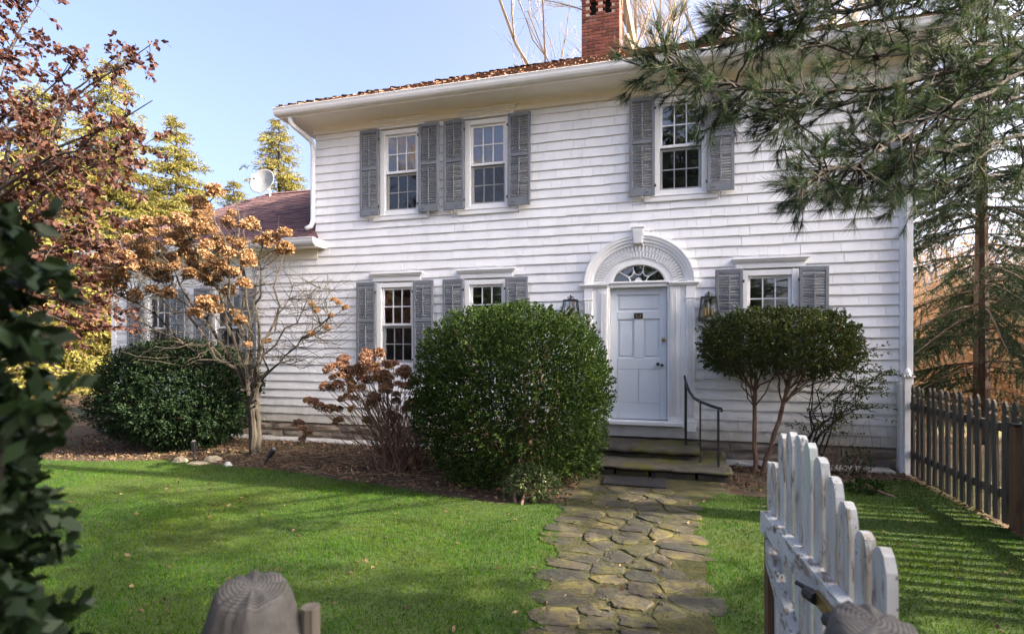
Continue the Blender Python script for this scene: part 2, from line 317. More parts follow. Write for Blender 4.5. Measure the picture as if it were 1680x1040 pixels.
# ================================================================ THE SETTING
def sheet(name, poly, z, m, n=0):
    mb = MB(); mb.add([(x, y, z) for x, y in poly], [tuple(range(len(poly)))]); o = mb.build(name, m); return tag(o, kind='structure')
sheet('ground', [(-260, -260), (260, -260), (260, 260), (-260, 260)], -0.012, M['ground'])
def inpoly(P, poly):
    x, y = P[:, 0], P[:, 1]; c = np.zeros(len(P), bool); n = len(poly)
    for i in range(n):
        x0, y0 = poly[i]; x1, y1 = poly[(i+1) % n]
        k = ((y0 > y) != (y1 > y)); t = (x1-x0)*(y-y0)/((y1-y0) if y1 != y0 else 1e-9)+x0
        c ^= k & (x < t)
    return c
bed_edge = [(-14, -2.9), (-9.5, -2.75), (-7.5, -2.55), (-6.4, -2.12), (-5.6, -2.25), (-5.0, -2.28), (-4.2, -2.34), (-3.5, -2.52), (-2.8, -2.62), (-2.2, -2.78), (-1.3, -2.95), (-.6, -2.78)]
lawn_poly = [(-14, -7.6)] + bed_edge + [(-.55, -2.2), (1.0, -1.9), (1.4, -2.0), (1.75, -1.55), (2.3, -1.12), (2.8, -.82), (3.3, -.62), (3.36, -7.6)]
sheet('lawn', lawn_poly, 0.0, M['lawn'])
bed_poly = bed_edge + [(-.55, -2.2), (-.55, .05), (-14, .05)]
sheet('flower_bed', bed_poly, -0.004, M['bed'])
sheet('border_bed', [(1.0, -1.9), (1.4, -2.0), (1.75, -1.55), (2.3, -1.12), (2.8, -.82), (3.3, -.62), (3.3, .05), (1.0, .05)], -0.0045, M['bed'])

# ---- flagstone path: a mossy bed with separate irregular stones
path_poly = [(-.62, -2.05), (-.66, -2.6), (-.58, -2.9), (-.62, -3.3), (-.52, -3.6), (-.50, -4.0), (-.38, -4.3), (-.40, -4.8), (-.30, -5.3), (-.28, -7.3), (.62, -7.3), (.66, -5.1), (.60, -4.7), (.68, -4.1), (.58, -3.7), (.64, -3.2), (.66, -2.5), (1.02, -1.85), (1.0, -1.3), (-.62, -1.3)]
path = MB(); path.add([(x, y, .005) for x, y in path_poly], [tuple(range(len(path_poly)))])
path = tag(path.build('garden_path', M['moss']), kind='structure')
def clip(poly, p, n):
    out = []
    for i in range(len(poly)):
        a, b = poly[i], poly[(i+1) % len(poly)]
        da = (a[0]-p[0])*n[0]+(a[1]-p[1])*n[1]; db = (b[0]-p[0])*n[0]+(b[1]-p[1])*n[1]
        if da <= 0: out.append(a)
        if (da < 0) != (db < 0) and da != db:
            t = da/(da-db); out.append((a[0]+(b[0]-a[0])*t, a[1]+(b[1]-a[1])*t))
    return out
seeds = []
for _ in range(6000):
    y_ = random.uniform(-7.15, -2.05)
    xl = np.interp(-y_, [2.05, 2.9, 3.6, 4.3, 5.3, 7.3], [-.52, -.52, -.46, -.36, -.24, -.22]); xr = np.interp(-y_, [2.05, 2.5, 3.2, 4.1, 5.1, 7.3], [.74, .58, .50, .54, .54, .52])
    x_ = random.uniform(xl, xr); k = random.choice((.8, 1., 1.25))
    if all(math.hypot((x_-a)*.8, (y_-b)*1.25)*k > .215 for a, b in seeds): seeds.append((x_, y_))
for i, s0 in enumerate(seeds):
    cell = [*[(s0[0]+.25*random.uniform(.75, 1.15)*math.cos(q_*.785), s0[1]+.17*random.uniform(.75, 1.15)*math.sin(q_*.785)) for q_ in range(8)]]
    for j, s1 in enumerate(seeds):
        if i == j: continue
        d = (s1[0]-s0[0], s1[1]-s0[1]); L = math.hypot(*d)
        if L > .95: continue
        g = .5-random.uniform(.005, .024)/L
        cell = clip(cell, (s0[0]+d[0]*g, s0[1]+d[1]*g), (d[0]/L, d[1]/L))
        if len(cell) < 3: break
    if len(cell) < 3: continue
    for _ in range(2):
        cell = [(x+random.uniform(-.014, .014), y+random.uniform(-.012, .012)) for x, y in cell]
        cell = [q for a, b in zip(cell, cell[1:]+cell[:1]) for q in ((a[0]*.78+b[0]*.22, a[1]*.78+b[1]*.22), (a[0]*.22+b[0]*.78, a[1]*.22+b[1]*.78))]
    cx_ = sum(p[0] for p in cell)/len(cell); cy_ = sum(p[1] for p in cell)/len(cell)
    cell = [(x+random.uniform(-.007, .007), y+random.uniform(-.007, .007)) for x, y in cell]
    ed = min(1, max(0, (abs(cx_-.08)-.25)/.35))
    if ed > .4 and random.random() < .22: continue
    h = random.uniform(.004, .015)*(1-.6*ed); tx, ty = random.uniform(-.035, .035), random.uniform(-.035, .035); n = len(cell)
    V = []
    for sc_, z in ((1.02, -.02), (1., h*.65), (.93, h), (.5, h+.003)):
        for x, y in cell:
            V.append(((x-cx_)*sc_, (y-cy_)*sc_, z+(x-cx_)*tx+(y-cy_)*ty+(random.uniform(-.003, .003) if z > 0 else 0)))
    F = [(k*n+a, k*n+(a+1) % n, (k+1)*n+(a+1) % n, (k+1)*n+a) for k in range(3) for a in range(n)]+[tuple(range(3*n, 4*n))]
    mb = MB(); mb.add(V, F); link('stone', mb.mesh('stone'), path, (cx_, cy_, .003), M['flag'])

# ================================================================ THE HOUSE
XL, XR, XW = -5.60, 3.52, -10.32       # main left corner, right corner, wing left end
house = thing('house', 'white two storey shingled house with grey shutters and low side wing', 'house', (-2, 0, 0))
WIN = []   # cx, z0, z1, width
for c in (-3.925, -2.38, .605): WIN.append((c, 3.90, 5.29, .70))
for c in (-4.005, -2.40, 1.805): WIN.append((c, 1.31, 2.69, .68))
WINGW = [(-7.49, 1.31, 2.66, .66), (-9.12, 1.31, 2.66, .66)]
def wall(name, x0, x1, z0, z1, holes, y0, y1, m):
    xs = sorted({x0, x1, *[h[0] for h in holes], *[h[1] for h in holes]}); zs = sorted({z0, z1, *[h[2] for h in holes], *[h[3] for h in holes]})
    mb = MB()
    for a, b in zip(zs, zs[1:]):
        run = None
        for c, d in list(zip(xs, xs[1:]))+[(None, None)]:
            solid = c is not None and not any(h[0] <= (c+d)/2 <= h[1] and h[2] <= (a+b)/2 <= h[3] for h in holes)
            if solid: run = [c, d] if run is None else [run[0], d]
            elif run: mb.box(run[0], run[1], y0, y1, a, b); run = None
    return mb.build(name, m, house)
hole = [(c-w_/2, c+w_/2, a, b) for c, a, b, w_ in WIN]+[(-.44, .44, .40, 2.93)]
fw = wall('front_wall', XL, XR, .27, 5.53, hole, .012, .16, M['sheath'])
ww = wall('wing_wall', XW, XL-.001, .27, 3.42, [(c-w_/2, c+w_/2, a, b) for c, a, b, w_ in WINGW], .012, .16, M['sheath'])
mb = MB(); mb.box(XL, XL+.14, .161, 7.0, .27, 5.53); mb.box(XR-.14, XR, .161, 7.0, .27, 5.53); mb.box(XL, XR, 7.0, 7.14, .27, 5.53); mb.build('side_walls', M['white'], house)
mb = MB(); mb.box(XL+.141, XR-.141, .161, 4.2, 2.80, 3.05); mb.box(XL+.141, XR-.141, .161, 4.2, .30, .42); mb.build('floor', M['intfloor'], house)
mb = MB(); mb.box(XL+.141, XR-.141, 4.2, 4.3, .42, 5.5)
for x in (-1.3, 1.05): mb.box(x, x+.1, .161, 4.2, .42, 2.79)
for x in (-3.2, -1.3, 1.6): mb.box(x, x+.1, .161, 4.2, 3.051, 5.4)
mb.build('room_walls', M['interior'], house)
mb = MB(); mb.box(XL+.141, XR-.141, .161, 4.2, 5.40, 5.46); mb.build('ceiling', M['interior'], house)
mb = MB(); mb.box(XW, XW+.12, .161, 4.8, .27, 3.42); mb.box(XW, XL-.001, 4.8, 4.92, .27, 3.42); mb.box(XW+.121, XL-.01, 2.6, 2.7, .27, 3.3); mb.build('wing_side_walls', M['white'], house)

# ---- foundation stones
fd = MB(); fd.box(XW+.02, XR-.02, .03, .2, -.1, .265); fd = fd.build('foundation', M['mortar'], house)
x = XW; mshape = []
for k in range(4):
    mb = MB(); V = []
    nx, nz = 5, 4
    for j in range(nz):
        for i in range(nx):
            e = (i in (0, nx-1)) or (j in (0, nz-1))
            V.append((i/(nx-1), (-.0 if e else -.018-random.uniform(0, .03)), j/(nz-1)))
    F = [(j*nx+i, j*nx+i+1, (j+1)*nx+i+1, (j+1)*nx+i) for j in range(nz-1) for i in range(nx-1)]
    b = len(V); V += [(0, .08, 0), (1, .08, 0), (1, .08, 1), (0, .08, 1)]
    F += [(b, b+1, nx-1, *range(nx-2, -1, -1)), (b+1, b+2, nx*nz-1, *[nx*j+nx-1 for j in range(nz-2, 0, -1)], nx-1), (b+3, b, 0, *[nx*j for j in range(1, nz)])]
    F += [(b+2, b+3, *[nx*(nz-1)+i for i in range(nx)])]
    mb.add(V, F); mm = mb.mesh('foundation_stone'); mm.materials.append(M['found']); mshape.append(mm)
for row, (z0, z1) in enumerate(((-.04, .118), (.128, .262))):
    x = XW-.02
    while x < XR-.1:
        wd = random.uniform(.32, .80)
        if x+wd > XR-.25: wd = XR-x
        o = link('stone', random.choice(mshape), fd, (x+.006, .0+random.uniform(-.008, .012), z0))
        o.scale = (wd-.014, 1, z1-z0); x += wd

# ---- wall shingles: each row cut round the openings
blocks = []   # x0, x1, z0, z1 the siding stops at
for c, a, b, w_ in WIN: blocks.append((c-w_/2-.03, c+w_/2+.03, a-.07, b+.05))
for c, a, b, w_ in WINGW: blocks.append((c-w_/2-.03, c+w_/2+.03, a-.07, b+.05))
blocks += [(-.80, .80, .2, 2.58), (-.70, .70, 2.5, 2.85), (-.58, .58, 2.8, 3.05), (-.40, .40, 3.0, 3.2)]
EXPO = .1472
sh = []
def rows(x0, x1, z0, z1):
    z = z0; k = 0
    while z < z1-.02:
        zt = min(z+EXPO, z1)
        iv = [(x0, x1)]
        for b in blocks:
            ov = min(zt, b[3])-max(z, b[2])
            if ov > .3*(zt-z):
                nv = []
                for p, q in iv:
                    if b[1] <= p or b[0] >= q: nv.append((p, q)); continue
                    if b[0]-p > .01: nv.append((p, b[0]))
                    if q-b[1] > .01: nv.append((b[1], q))
                iv = nv
        for p, q in iv:
            x = p
            while x < q-.005:
                wd = random.choice((random.uniform(.10, .19), random.uniform(.17, .30), random.uniform(.22, .36)))
                if q-x-wd < .07: wd = q-x
                sh.append((x, x+wd, z+random.choice((0, 0, random.uniform(-.007, .004))), zt+.035 if zt < z1-.001 else zt)); x += wd
        z = zt; k += 1
rows(XL, XR-.13, .285, 5.40); rows(XW+.10, XL, .285, 3.33)
def shingle_pts(x0, x1, z0, z1):
    g = .0016; t = .032; i0 = random.uniform(-.002, .003)
    return [(x0+g, -t+i0, z0), (x1-g, -t+i0, z0+random.uniform(-.003, .003)), (x1-g, -.004, z1), (x0+g, -.004, z1), (x0+g, .012, z0), (x1-g, .012, z0), (x1-g, .012, z1), (x0+g, .012, z1)]
SF = ((0, 1, 2, 3), (0, 4, 5, 1), (1, 5, 6, 2), (3, 7, 4, 0), (2, 6, 7, 3))
camv = Vector(cam.location)
def visible_size(s):
    c = Vector(((s[0]+s[1])/2, 0, (s[2]+s[3])/2)); d = (c-camv).length
    hid = (-2.9 < c.x < -.4 and c.z < 2.1) or (c.x > .9 and c.x < 2.6 and 1.2 < c.z < 2.1) or (c.z > 4.2 and c.x > 1.2) or c.x > 3.5
    return -1 if hid else (s[1]-s[0])/d
order = sorted(range(len(sh)), key=lambda i: -visible_size(sh[i])); single = set(order[:290])
unit = MB(); unit.add([(0, -.032, 0), (1, -.032, 0), (1, -.004, 1), (0, -.004, 1), (0, .0115, 0), (1, .0115, 0), (1, .0115, 1), (0, .0115, 1)], SF)
unit = unit.mesh('shingle'); unit.materials.append(M['shingle'])
rest = MB(); restw = MB()
for i, s_ in enumerate(sh):
    if i in single:
        o = link('shingle', unit, fw, (s_[0]+.0012, random.uniform(-.003, .002), s_[2])); o.scale = (s_[1]-s_[0]-.0024, 1, s_[3]-s_[2]); o.rotation_euler = (0, random.uniform(-.006, .006), 0)
    else:
        (rest if s_[0] >= XL-.01 else restw).add(shingle_pts(*s_), SF)
tag(rest.build('shingles', M['shingle'], fw), kind='stuff'); tag(restw.build('shingles', M['shingle'], ww), kind='stuff')
mb = MB(); mb.bbox(XR-.13, XR+.012, -.045, .011, .27, 5.40); mb.box(XR+.0005, XR+.02, .0115, .13, .27, 5.40); mb.build('corner_board', M['white'], house)
mb = MB(); mb.bbox(XW-.01, XW+.10, -.045, .011, .27, 3.33); mb.build('corner_board', M['white'], house)
mb = MB(); mb.box(XL-.02, XR+.02, -.05, .011, 5.40, 5.53); mb.box(XL-.02, XR+.02, -.062, .011, 5.385, 5.404)
mb.box(XL-.04, XL-.001, .012, 7.2, 5.40, 5.53); mb.box(XR+.001, XR+.04, .012, 7.2, 5.40, 5.53); mb.build('frieze_board', M['cream'], house)
cv = MB()
prof = [(-.05, 5.44), (-.058, 5.47), (-.08, 5.50), (-.115, 5.52), (-.16, 5.531), (-.05, 5.531)]
cv.prism(prof, lambda u, v, t: (t, u, v), XL-.03, XR+.03); cv.build('cove_moulding', M['cream'], house)

# ---- eaves, roof
OV = .50; EZ = 5.53; XE0, XE1 = XL-.30, XR+.40
mb = MB(); mb.box(XE0, XE1, -OV, .011, EZ+.002, EZ+.03); mb.box(XE0, XL-.041, .0115, 7.5, EZ+.002, EZ+.03); mb.box(XR+.041, XE1, .0115, 7.5, EZ+.002, EZ+.03); mb.build('soffit', M['cream'], house)
def gutter(name, p0, p1, axis, back):
    mb = MB(); prof = [(0, 0), (.0, .115), (-.012, .118), (-.012, .012), (-.085, .012), (-.10, .05), (-.105, .105), (-.118, .108), (-.118, .112), (-.095, .118), (-.093, .055), (-.08, .004), (-.07, 0)]
    prof = [(0, 0), (0, .12), (-.108, .12), (-.118, .112), (-.112, .10), (-.106, .085), (-.10, .05), (-.085, .018), (-.065, 0)]
    if axis == 'x': mb.prism(prof, lambda u, v, t: (t, back+u, EZ0+v), p0, p1)
    else: mb.prism(prof, lambda u, v, t: (back+u*GS, t, EZ0+v), p0, p1)
    return mb.build(name, M['gutter'], house)
mb = MB(); mb.box(XE0, XE1, -OV-.022, -OV-.0005, EZ-.012, EZ+.15); mb.box(XE0-.022, XE0-.0005, -OV-.022, 7.5, EZ-.012, EZ+.15); mb.box(XE1+.0005, XE1+.022, -OV-.022, 7.5, EZ-.012, EZ+.15); mb.build('fascia', M['white'], house)
EZ0 = EZ+.015; GS = 1
gutter('gutter', XE0-.10, XE1+.10, 'x', -OV-.023)
GS = 1; gutter('gutter', -OV-.02, 7.5, 'y', XE0-.023); GS = -1; gutter('gutter', -OV-.02, 7.5, 'y', XE1+.023)
RY, RZ = 3.25, 7.80; RXa, RXb = XE0+3.75, XE1-3.75
rz0 = EZ+.15; y0 = -OV-.05; x0, x1 = XE0-.05, XE1+.05; yb = 7.05
mb = MB(); V = [(x0, y0, rz0), (x1, y0, rz0), (x1, yb, rz0), (x0, yb, rz0), (RXa, RY, RZ), (RXb, RY, RZ)]
mb.add(V, [(0, 1, 5, 4), (1, 2, 5), (2, 3, 4, 5), (3, 0, 4), (0, 3, 2, 1)]); roof = mb.build('roof', M['shake'], house)
sk = MB(); nrow = 22; slope = math.hypot(RY-y0, RZ-rz0); ud = Vector((0, RY-y0, RZ-rz0))/slope; nn = Vector((0, -ud.z, ud.y))
for r_ in range(nrow):
    t0 = slope*r_/nrow; t1 = t0+slope/nrow*1.5; f = t0/slope; xa = x0+(RXa-x0)*f; xb = x1+(RXb-x1)*f
    x = xa-.02
    while x < xb:
        wd = random.uniform(.09, .2); a = Vector((x, y0, rz0))+ud*(t0-.03+random.uniform(-.02, .02)); th = random.uniform(.018, .038); rise = random.choice((0, 0, .003, .006, .010))
        b = Vector((x, y0, rz0))+ud*min(t1, slope); X = Vector((wd-.008, 0, 0))
        P = [a+nn*(th+rise+.006), a+X+nn*(th+rise+.006+random.uniform(-.006, .01)), b+X+nn*.012, b+nn*.012, a+nn*.004, a+X+nn*.004, b+X+nn*.002, b+nn*.002]
        sk.add(P, ((0, 1, 2, 3), (0, 4, 5, 1), (1, 5, 6, 2), (3, 7, 4, 0))); x += wd
for (ax, ay, az), (bx, by, bz) in (((x0, y0, rz0), (RXa, RY, RZ)), ((x1, y0, rz0), (RXb, RY, RZ)), ((RXa, RY, RZ), (RXb, RY, RZ))):
    A, B = Vector((ax, ay, az)), Vector((bx, by, bz)); n = int((B-A).length/.16); d = (B-A)/n; s = d.normalized().cross(Vector((0, 0, 1))).normalized()
    for i in range(n):
        p = A+d*i; q = p+d*1.4; h = random.uniform(.03, .06)
        for sg in (-1, 1):
            sk.add([p+Vector((0, 0, h+.02)), p+s*sg*.13+Vector((0, 0, h-.03)), q+s*sg*.13+Vector((0, 0, -.03)), q+Vector((0, 0, .02))], ((0, 1, 2, 3),))
tag(sk.build('shakes', M['shake'], roof), kind='stuff')

# ---- wing roof (hipped at the left end) with separate rows of shingle tabs
we = 3.50; wy0 = -.36; wx0, wx1 = XW-.42, XL+.30; wry, wrz = 2.5, 5.26; wrx = wx0+2.05
mb = MB(); V = [(wx0, wy0, we), (XL-.002, wy0, we), (XL-.002, wry, wrz), (wrx, wry, wrz), (wx0, 5.2, we), (XL-.002, 5.2, we)]
mb.add(V, [(0, 1, 2, 3), (0, 3, 4), (4, 3, 2, 5), (0, 4, 5, 1)])
mb.add([(XL-.002, wy0, we), (wx1, wy0, we), (XL-.002, -.032, we+.2), (XL-.002, -.032, we)], [(0, 1, 2), (1, 3, 2), (0, 3, 1)])
wroof = mb.build('wing_roof', M['asphalt'], house)
tb = MB(); slope = math.hypot(wry-wy0, wrz-we); ud = Vector((0, wry-wy0, wrz-we))/slope; nn = Vector((0, -ud.z, ud.y)); nrow = int(slope/.125)
for r_ in range(nrow):
    t0 = slope*r_/nrow; t1 = t0+slope/nrow*1.25; f = t0/slope; xa = wx0+(wrx-wx0)*f; x = xa-random.uniform(0, .2)
    while x < XL-.01:
        wd = random.choice((.16, .24, .32)); xe = min(x+wd, XL-.006); xs_ = max(x, xa)
        if xe > xs_:
            a = Vector((xs_, wy0, we))+ud*(t0-.012); b = Vector((xs_, wy0, we))+ud*min(t1, slope); X = Vector((xe-xs_-.006, 0, 0)); h = random.choice((.010, .010, .017))
            tb.add([a+nn*h, a+X+nn*h, b+X+nn*.003, b+nn*.003, a+nn*.001, a+X+nn*.001], ((0, 1, 2, 3), (0, 4, 5, 1)))
        x += wd
def rake(A, B, n, wd):
    A, B = Vector(A), Vector(B); d = (B-A)/n; s = d.normalized().cross(Vector((0, 0, 1))).normalized()
    for i in range(n):
        p = A+d*i; q = p+d*1.3
        for sg in (-1, 1): tb.add([p+Vector((0, 0, .03)), p+s*sg*wd+Vector((0, 0, -.04)), q+s*sg*wd+Vector((0, 0, -.05)), q+Vector((0, 0, .012))], ((0, 1, 2, 3),))
rake((wx0, wy0, we), (wrx, wry, wrz), 26, .13); rake((wrx, wry, wrz), (XL-.01, wry, wrz), 18, .13)
tag(tb.build('roof_tabs', M['asphalt'], wroof), kind='stuff')
mb = MB(); mb.box(wx0+.06, wx1-.12, wy0+.04, .011, 3.37, 3.40); mb.build('wing_soffit', M['cream'], house)
mb = MB(); mb.box(wx0+.05, wx1-.10, wy0+.012, wy0+.039, 3.36, 3.49); mb.box(wx1-.10, wx1-.078, wy0+.012, -.03, 3.36, 3.49); mb.build('wing_fascia', M['white'], house)
mb = MB(); mb.box(XW, XL+.05, -.042, .011, 3.19, 3.368); mb.build('wing_frieze', M['cream'], house)
EZ0 = 3.375; gutter('wing_gutter', wx0, wx1-.05, 'x', wy0+.011)

# ---- downspouts
dp = MB(); dx = XL+.005
dp.tube([(dx-.16, -.50, 5.56), (dx-.16, -.50, 5.47), (dx-.14, -.46, 5.41), (dx-.06, -.24, 5.31), (dx-.01, -.13, 5.24), (dx, -.10, 5.14), (dx, -.10, 3.86), (dx-.02, -.12, 3.76), (dx-.10, -.17, 3.70)], .042, 10)
dp.build('downspout', M['gutter'], house, smooth=True)
dp = MB(); dp.box(XR-.075, XR-.005, -.12, -.046, .75, 5.45); dp.build('downspout', M['gutter'], house)

# ---- chimney of separate bricks
CX0, CX1, CY0, CY1 = -1.265, -.485, 2.80, 3.50
ch = MB(); g = .012; ch.box(CX0+g, CX1-g, CY0+g, CY1-g, 6.9, 8.44)
for a, b in ((CX0+g, CX0+.16), ((CX0+CX1)/2-.045, (CX0+CX1)/2+.045), (CX1-.16, CX1-g)): ch.box(a, b, CY0+g, CY1-g, 8.441, 8.78)
ch.box(CX0+g, CX1-g, CY0+g, CY1-g, 8.781, 8.95)
chim = ch.build('chimney', M['mortar'], house)
so_ = MB(); so_.box(CX0+.161, CX1-.161, CY0+.12, CY1-.12, 8.442, 8.78); so_.build('flue', M['flue_dark'], chim)  # near-black block, its colour stands in for the dark inside the openings
bm_ = {}
def brick(sz):
    if sz not in bm_:
        b = MB(); b.bbox(0, sz[0], 0, sz[1], 0, sz[2], .004); me = b.mesh('brick'); me.materials.append(M['brick']); bm_[sz] = me
    return bm_[sz]
z = 7.30; r_ = 0; BL, BW, BH = .1846, .095, .057
while z < 8.98:
    W_ = CX1-CX0; off = 0 if r_ % 2 == 0 else -.0975
    out = .018 if z > 8.80 else 0
    x = CX0+off
    while x < CX1-.01:
        a, b = max(x, CX0), min(x+.195, CX1)
        mid = (a+b)/2
        op = 8.42 < z < 8.74 and (CX0+.15 < mid < (CX0+CX1)/2-.04 or (CX0+CX1)/2+.04 < mid < CX1-.15)
        if b-a > .03 and not op:
            o = link('brick', brick((round(b-a-.010, 4), BW, BH)), chim, (a+.005, CY0-out+random.uniform(-.003, .003), z))
        x += .195
    for X in (CX0-out, CX1-BW+out):
        yy = CY0+.10-(.0 if r_ % 2 else .0)
        for k in range(3):
            if X > -1: link('brick', brick((BW, BL, BH)), chim, (X+random.uniform(-.003, .003), yy+k*.195+.006, z))
        yy += 0
    z += .067; r_ += 1

# ---- windows
def window(c, z0, z1, w_, cornice=True, screen=True):
    wn = thing('window', None, None, (c, 0, z0), parent=house); h = z1-z0; y = 0.
    a, b = c-w_/2, c+w_/2
    f = MB(); fo = .035
    f.bbox(a-fo, a+.055, -.040, .10, z0-.02, z1+.03); f.bbox(b-.055, b+fo, -.040, .10, z0-.02, z1+.03)
    f.bbox(a+.0555, b-.0555, -.038, .10, z1-.05, z1+.028); f.bbox(a+.0555, b-.0555, -.036, .10, z0-.018, z0+.05); f.build('frame', M['white'], wn)
    s = MB(); s.bbox(c-w_/2-.17, c+w_/2+.17, -.052, .011, z0-.115, z0-.045); s.bbox(a-.05, b+.05, -.062, .0115, z0-.044, z0-.021); s.build('sill', M['white'], wn)
    if cornice:
        k = MB(); zc = z1+.055
        k.bbox(c-.45, c+.45, -.046, .011, zc, zc+.075)
        k.bbox(c-.465, c+.465, -.062, .011, zc+.0755, zc+.095); k.bbox(c-.48, c+.48, -.080, .011, zc+.0955, zc+.12); k.bbox(c-.50, c+.50, -.098, .011, zc+.1205, zc+.142); k.build('cornice', M['white'], wn)
    zm = (z0+z1)/2; ia, ib = a+.058, b-.058
    for nm, za, zb, yf in (('upper_sash', zm-.012, z1-.052, .004), ('lower_sash', z0+.052, zm-.014, .046)):
        s = MB(); t = .036
        s.bbox(ia, ia+t, yf, yf+.036, za, zb); s.bbox(ib-t, ib, yf, yf+.036, za, zb)
        s.bbox(ia+t+.0005, ib-t-.0005, yf+.001, yf+.035, zb-t, zb); s.bbox(ia+t+.0005, ib-t-.0005, yf+.001, yf+.035, za, za+t+.006)
        s.build(nm, M['white'], wn)
        pa, pb, qa, qb = ia+t, ib-t, za+t+.006, zb-t
        mu = MB(); mw = .0085
        for k in (1, 2):
            x = pa+(pb-pa)*k/3; mu.box(x-mw, x+mw, yf+.006, yf+.0295, qa, qb)
        zz = (qa+qb)/2
        for k in range(3): mu.box(pa+(pb-pa)*k/3+(mw if k else 0)+.0005, pa+(pb-pa)*(k+1)/3-(mw if k < 2 else 0)-.0005, yf+.007, yf+.0285, zz-mw, zz+mw)
        mu.build('muntin', M['white'], wn)
        if nm == 'lower_sash':
            p = MB(); p.add([(ia, .012, za), (ib, .012, za), (ib, .012, zb), (ia, .012, zb)], [(0, 1, 2, 3)]); p.build('insect_screen', M['screen'], wn)
        for i in range(3):
            for j in range(2):
                p = MB(); xx0 = pa+(pb-pa)*i/3; xx1 = pa+(pb-pa)*(i+1)/3; zz0 = qa+(qb-qa)*j/2; zz1 = qa+(qb-qa)*(j+1)/2; tl = random.uniform(-.0012, .0012); t2 = random.uniform(-.0012, .0012)
                p.add([(xx0, yf+.018, zz0), (xx1, yf+.018+tl, zz0), (xx1, yf+.018+tl+t2, zz1), (xx0, yf+.018+t2, zz1)], [(0, 1, 2, 3)]); p.build('pane', M['glass'], wn)
    return wn
for i, (c, a, b, w_) in enumerate(WIN): window(c, a, b, w_, True)
for c, a, b, w_ in WINGW: window(c, a, b, w_, True)

# ---- louvred shutters
SW, SH = .368, 1.46
proto = thing('shutter', None, None, (0, 0, 0), parent=None)
mb = MB(); st = .045
mb.bbox(0, st, -.034, 0, 0, SH); mb.bbox(SW-st, SW, -.034, 0, 0, SH)
for a, b in ((0, .11), (SH*.53, SH*.53+.05), (SH-.055, SH)): mb.bbox(st+.0005, SW-st-.0005, -.033, -.001, a, b)
link('shutter_frame', mb.mesh('shutter_frame'), proto, (0, 0, 0), M['shutter'])
slat = MB(); slat.box(st+.001, SW-st-.001, -.019, .019, -.0035, .0035, Matrix.Rotation(R(48), 4, 'X')); slat = slat.mesh('slat'); slat.materials.append(M['shutter'])
for a, b in ((.11, SH*.53), (SH*.53+.05, SH-.055)):
    n = int((b-a)/.0385)
    for k in range(n): link('slat', slat, proto, (0, -.016, a+(k+.5)*(b-a)/n))
    mb = MB(); mb.bbox(SW/2-.009, SW/2+.009, -.046, -.030, a+.03, b-.04, .003); link('tilt_rod', mb.mesh('tilt_rod'), proto, (0, 0, 0), M['shutter'])
mb = MB(); mb.tube([(SW*.5, -.02, .03), (SW*.5, -.04, -.02), (SW*.5+.004, -.03, -.07), (SW*.5-.004, -.035, -.12)], [.007, .008, .006, .009], 6); mb.lathe([(.0, 0), (.012, .004), (.010, .02), (0, .026)], (SW*.72, -.045, .05), 8)
link('holdback', mb.mesh('holdback'), proto, (0, 0, 0), M['shutter'])
for zh in (.12, SH-.2): mb = MB(); mb.box(SW-.005, SW+.018, -.04, -.03, zh, zh+.04); link('hinge', mb.mesh('hinge'), proto, (0, 0, 0), M['black'])
first = True
for c, a, b, w_ in WIN+WINGW:
    for sg in (-1, 1):
        s = proto if first else copy_tree(proto); first = False
        s.parent = house; g = w_/2+.012
        loc = Vector((c-g-SW if sg < 0 else c+g, -.075, a-.035)); s.location = loc-ORG[house.name]
        if sg > 0: s.scale = (-1, 1, 1); s.location.x += SW
        s.rotation_euler = (0, random.uniform(-.006, .006), random.uniform(-.05, .01)*(-sg))
        s.location.y -= .012
cb = MB(); cb.bbox(.66, .93, .35, .6, 3.055, 4.05); cb.build('cupboard', M['box'], house)

# ---- front door and its surround
dr = thing('door', None, None, (0, .07, .53), parent=house)
mb = MB(); DX = .415; y0, y1 = .055, .095
mb.box(-DX, DX, .075, y1, .535, 2.525)
def rail(a, b, z0, z1, p=.0): mb.bbox(a, b, y0-p, .0745, z0, z1, .006)
rail(-DX, -.315, .535, 2.525); rail(.315, DX, .535, 2.525); rail(-.3145, .3145, 2.42, 2.525); rail(-.3145, .3145, 2.05, 2.17); rail(-.3145, .3145, 1.29, 1.46, -.0005)
rail(-.065, .065, 1.4605, 2.0495); rail(-.3145, .3145, .535, .78, .0003)
mb.bbox(-.3125, -.003, y0+.003, .0745, .783, 1.287, .004); mb.bbox(.003, .3125, y0+.003, .0745, .783, 1.287, .004)
mb.build('door_leaf', M['door'], dr)
for a, b, z0, z1 in ((-.315, .315, 2.17, 2.42), (-.315, -.065, 1.46, 2.05), (.065, .315, 1.46, 2.05)):
    k = MB(); k.bbox(a+.035, b-.035, .066, .0748, z0+.035, z1-.035, .006); k.build('door_panel', M['door'], dr)
k = MB(); k.bbox(-.066, .066, .040, .054, 2.06, 2.145, .006); k.bbox(-.05, .05, .035, .0405, 2.073, 2.132, .003); k.build('knocker_plate', M['black'], dr)
k = MB(); k.tube([(-.035, .03, 2.12), (-.03, .024, 2.085), (.03, .024, 2.085), (.035, .03, 2.12)], .005, 6); k.build('knocker', M['brass'], dr)
def knob(x, z, r, m, nm):
    k = MB(); k.tube([(x, .055, z), (x, .035, z), (x, .022, z), (x, .004, z), (x, -.006, z)], [r*.9, r*.5, r*.95, r, r*.35], 12); k.build(nm, m, dr, True)
knob(.365, 1.74, .030, M['brass'], 'lock'); knob(.285, 1.375, .026, M['black'], 'door_knob'); knob(.345, 1.36, .022, M['black'], 'thumb_latch')
sr = thing('door_surround', None, None, (0, 0, .4), parent=house)
mb = MB()
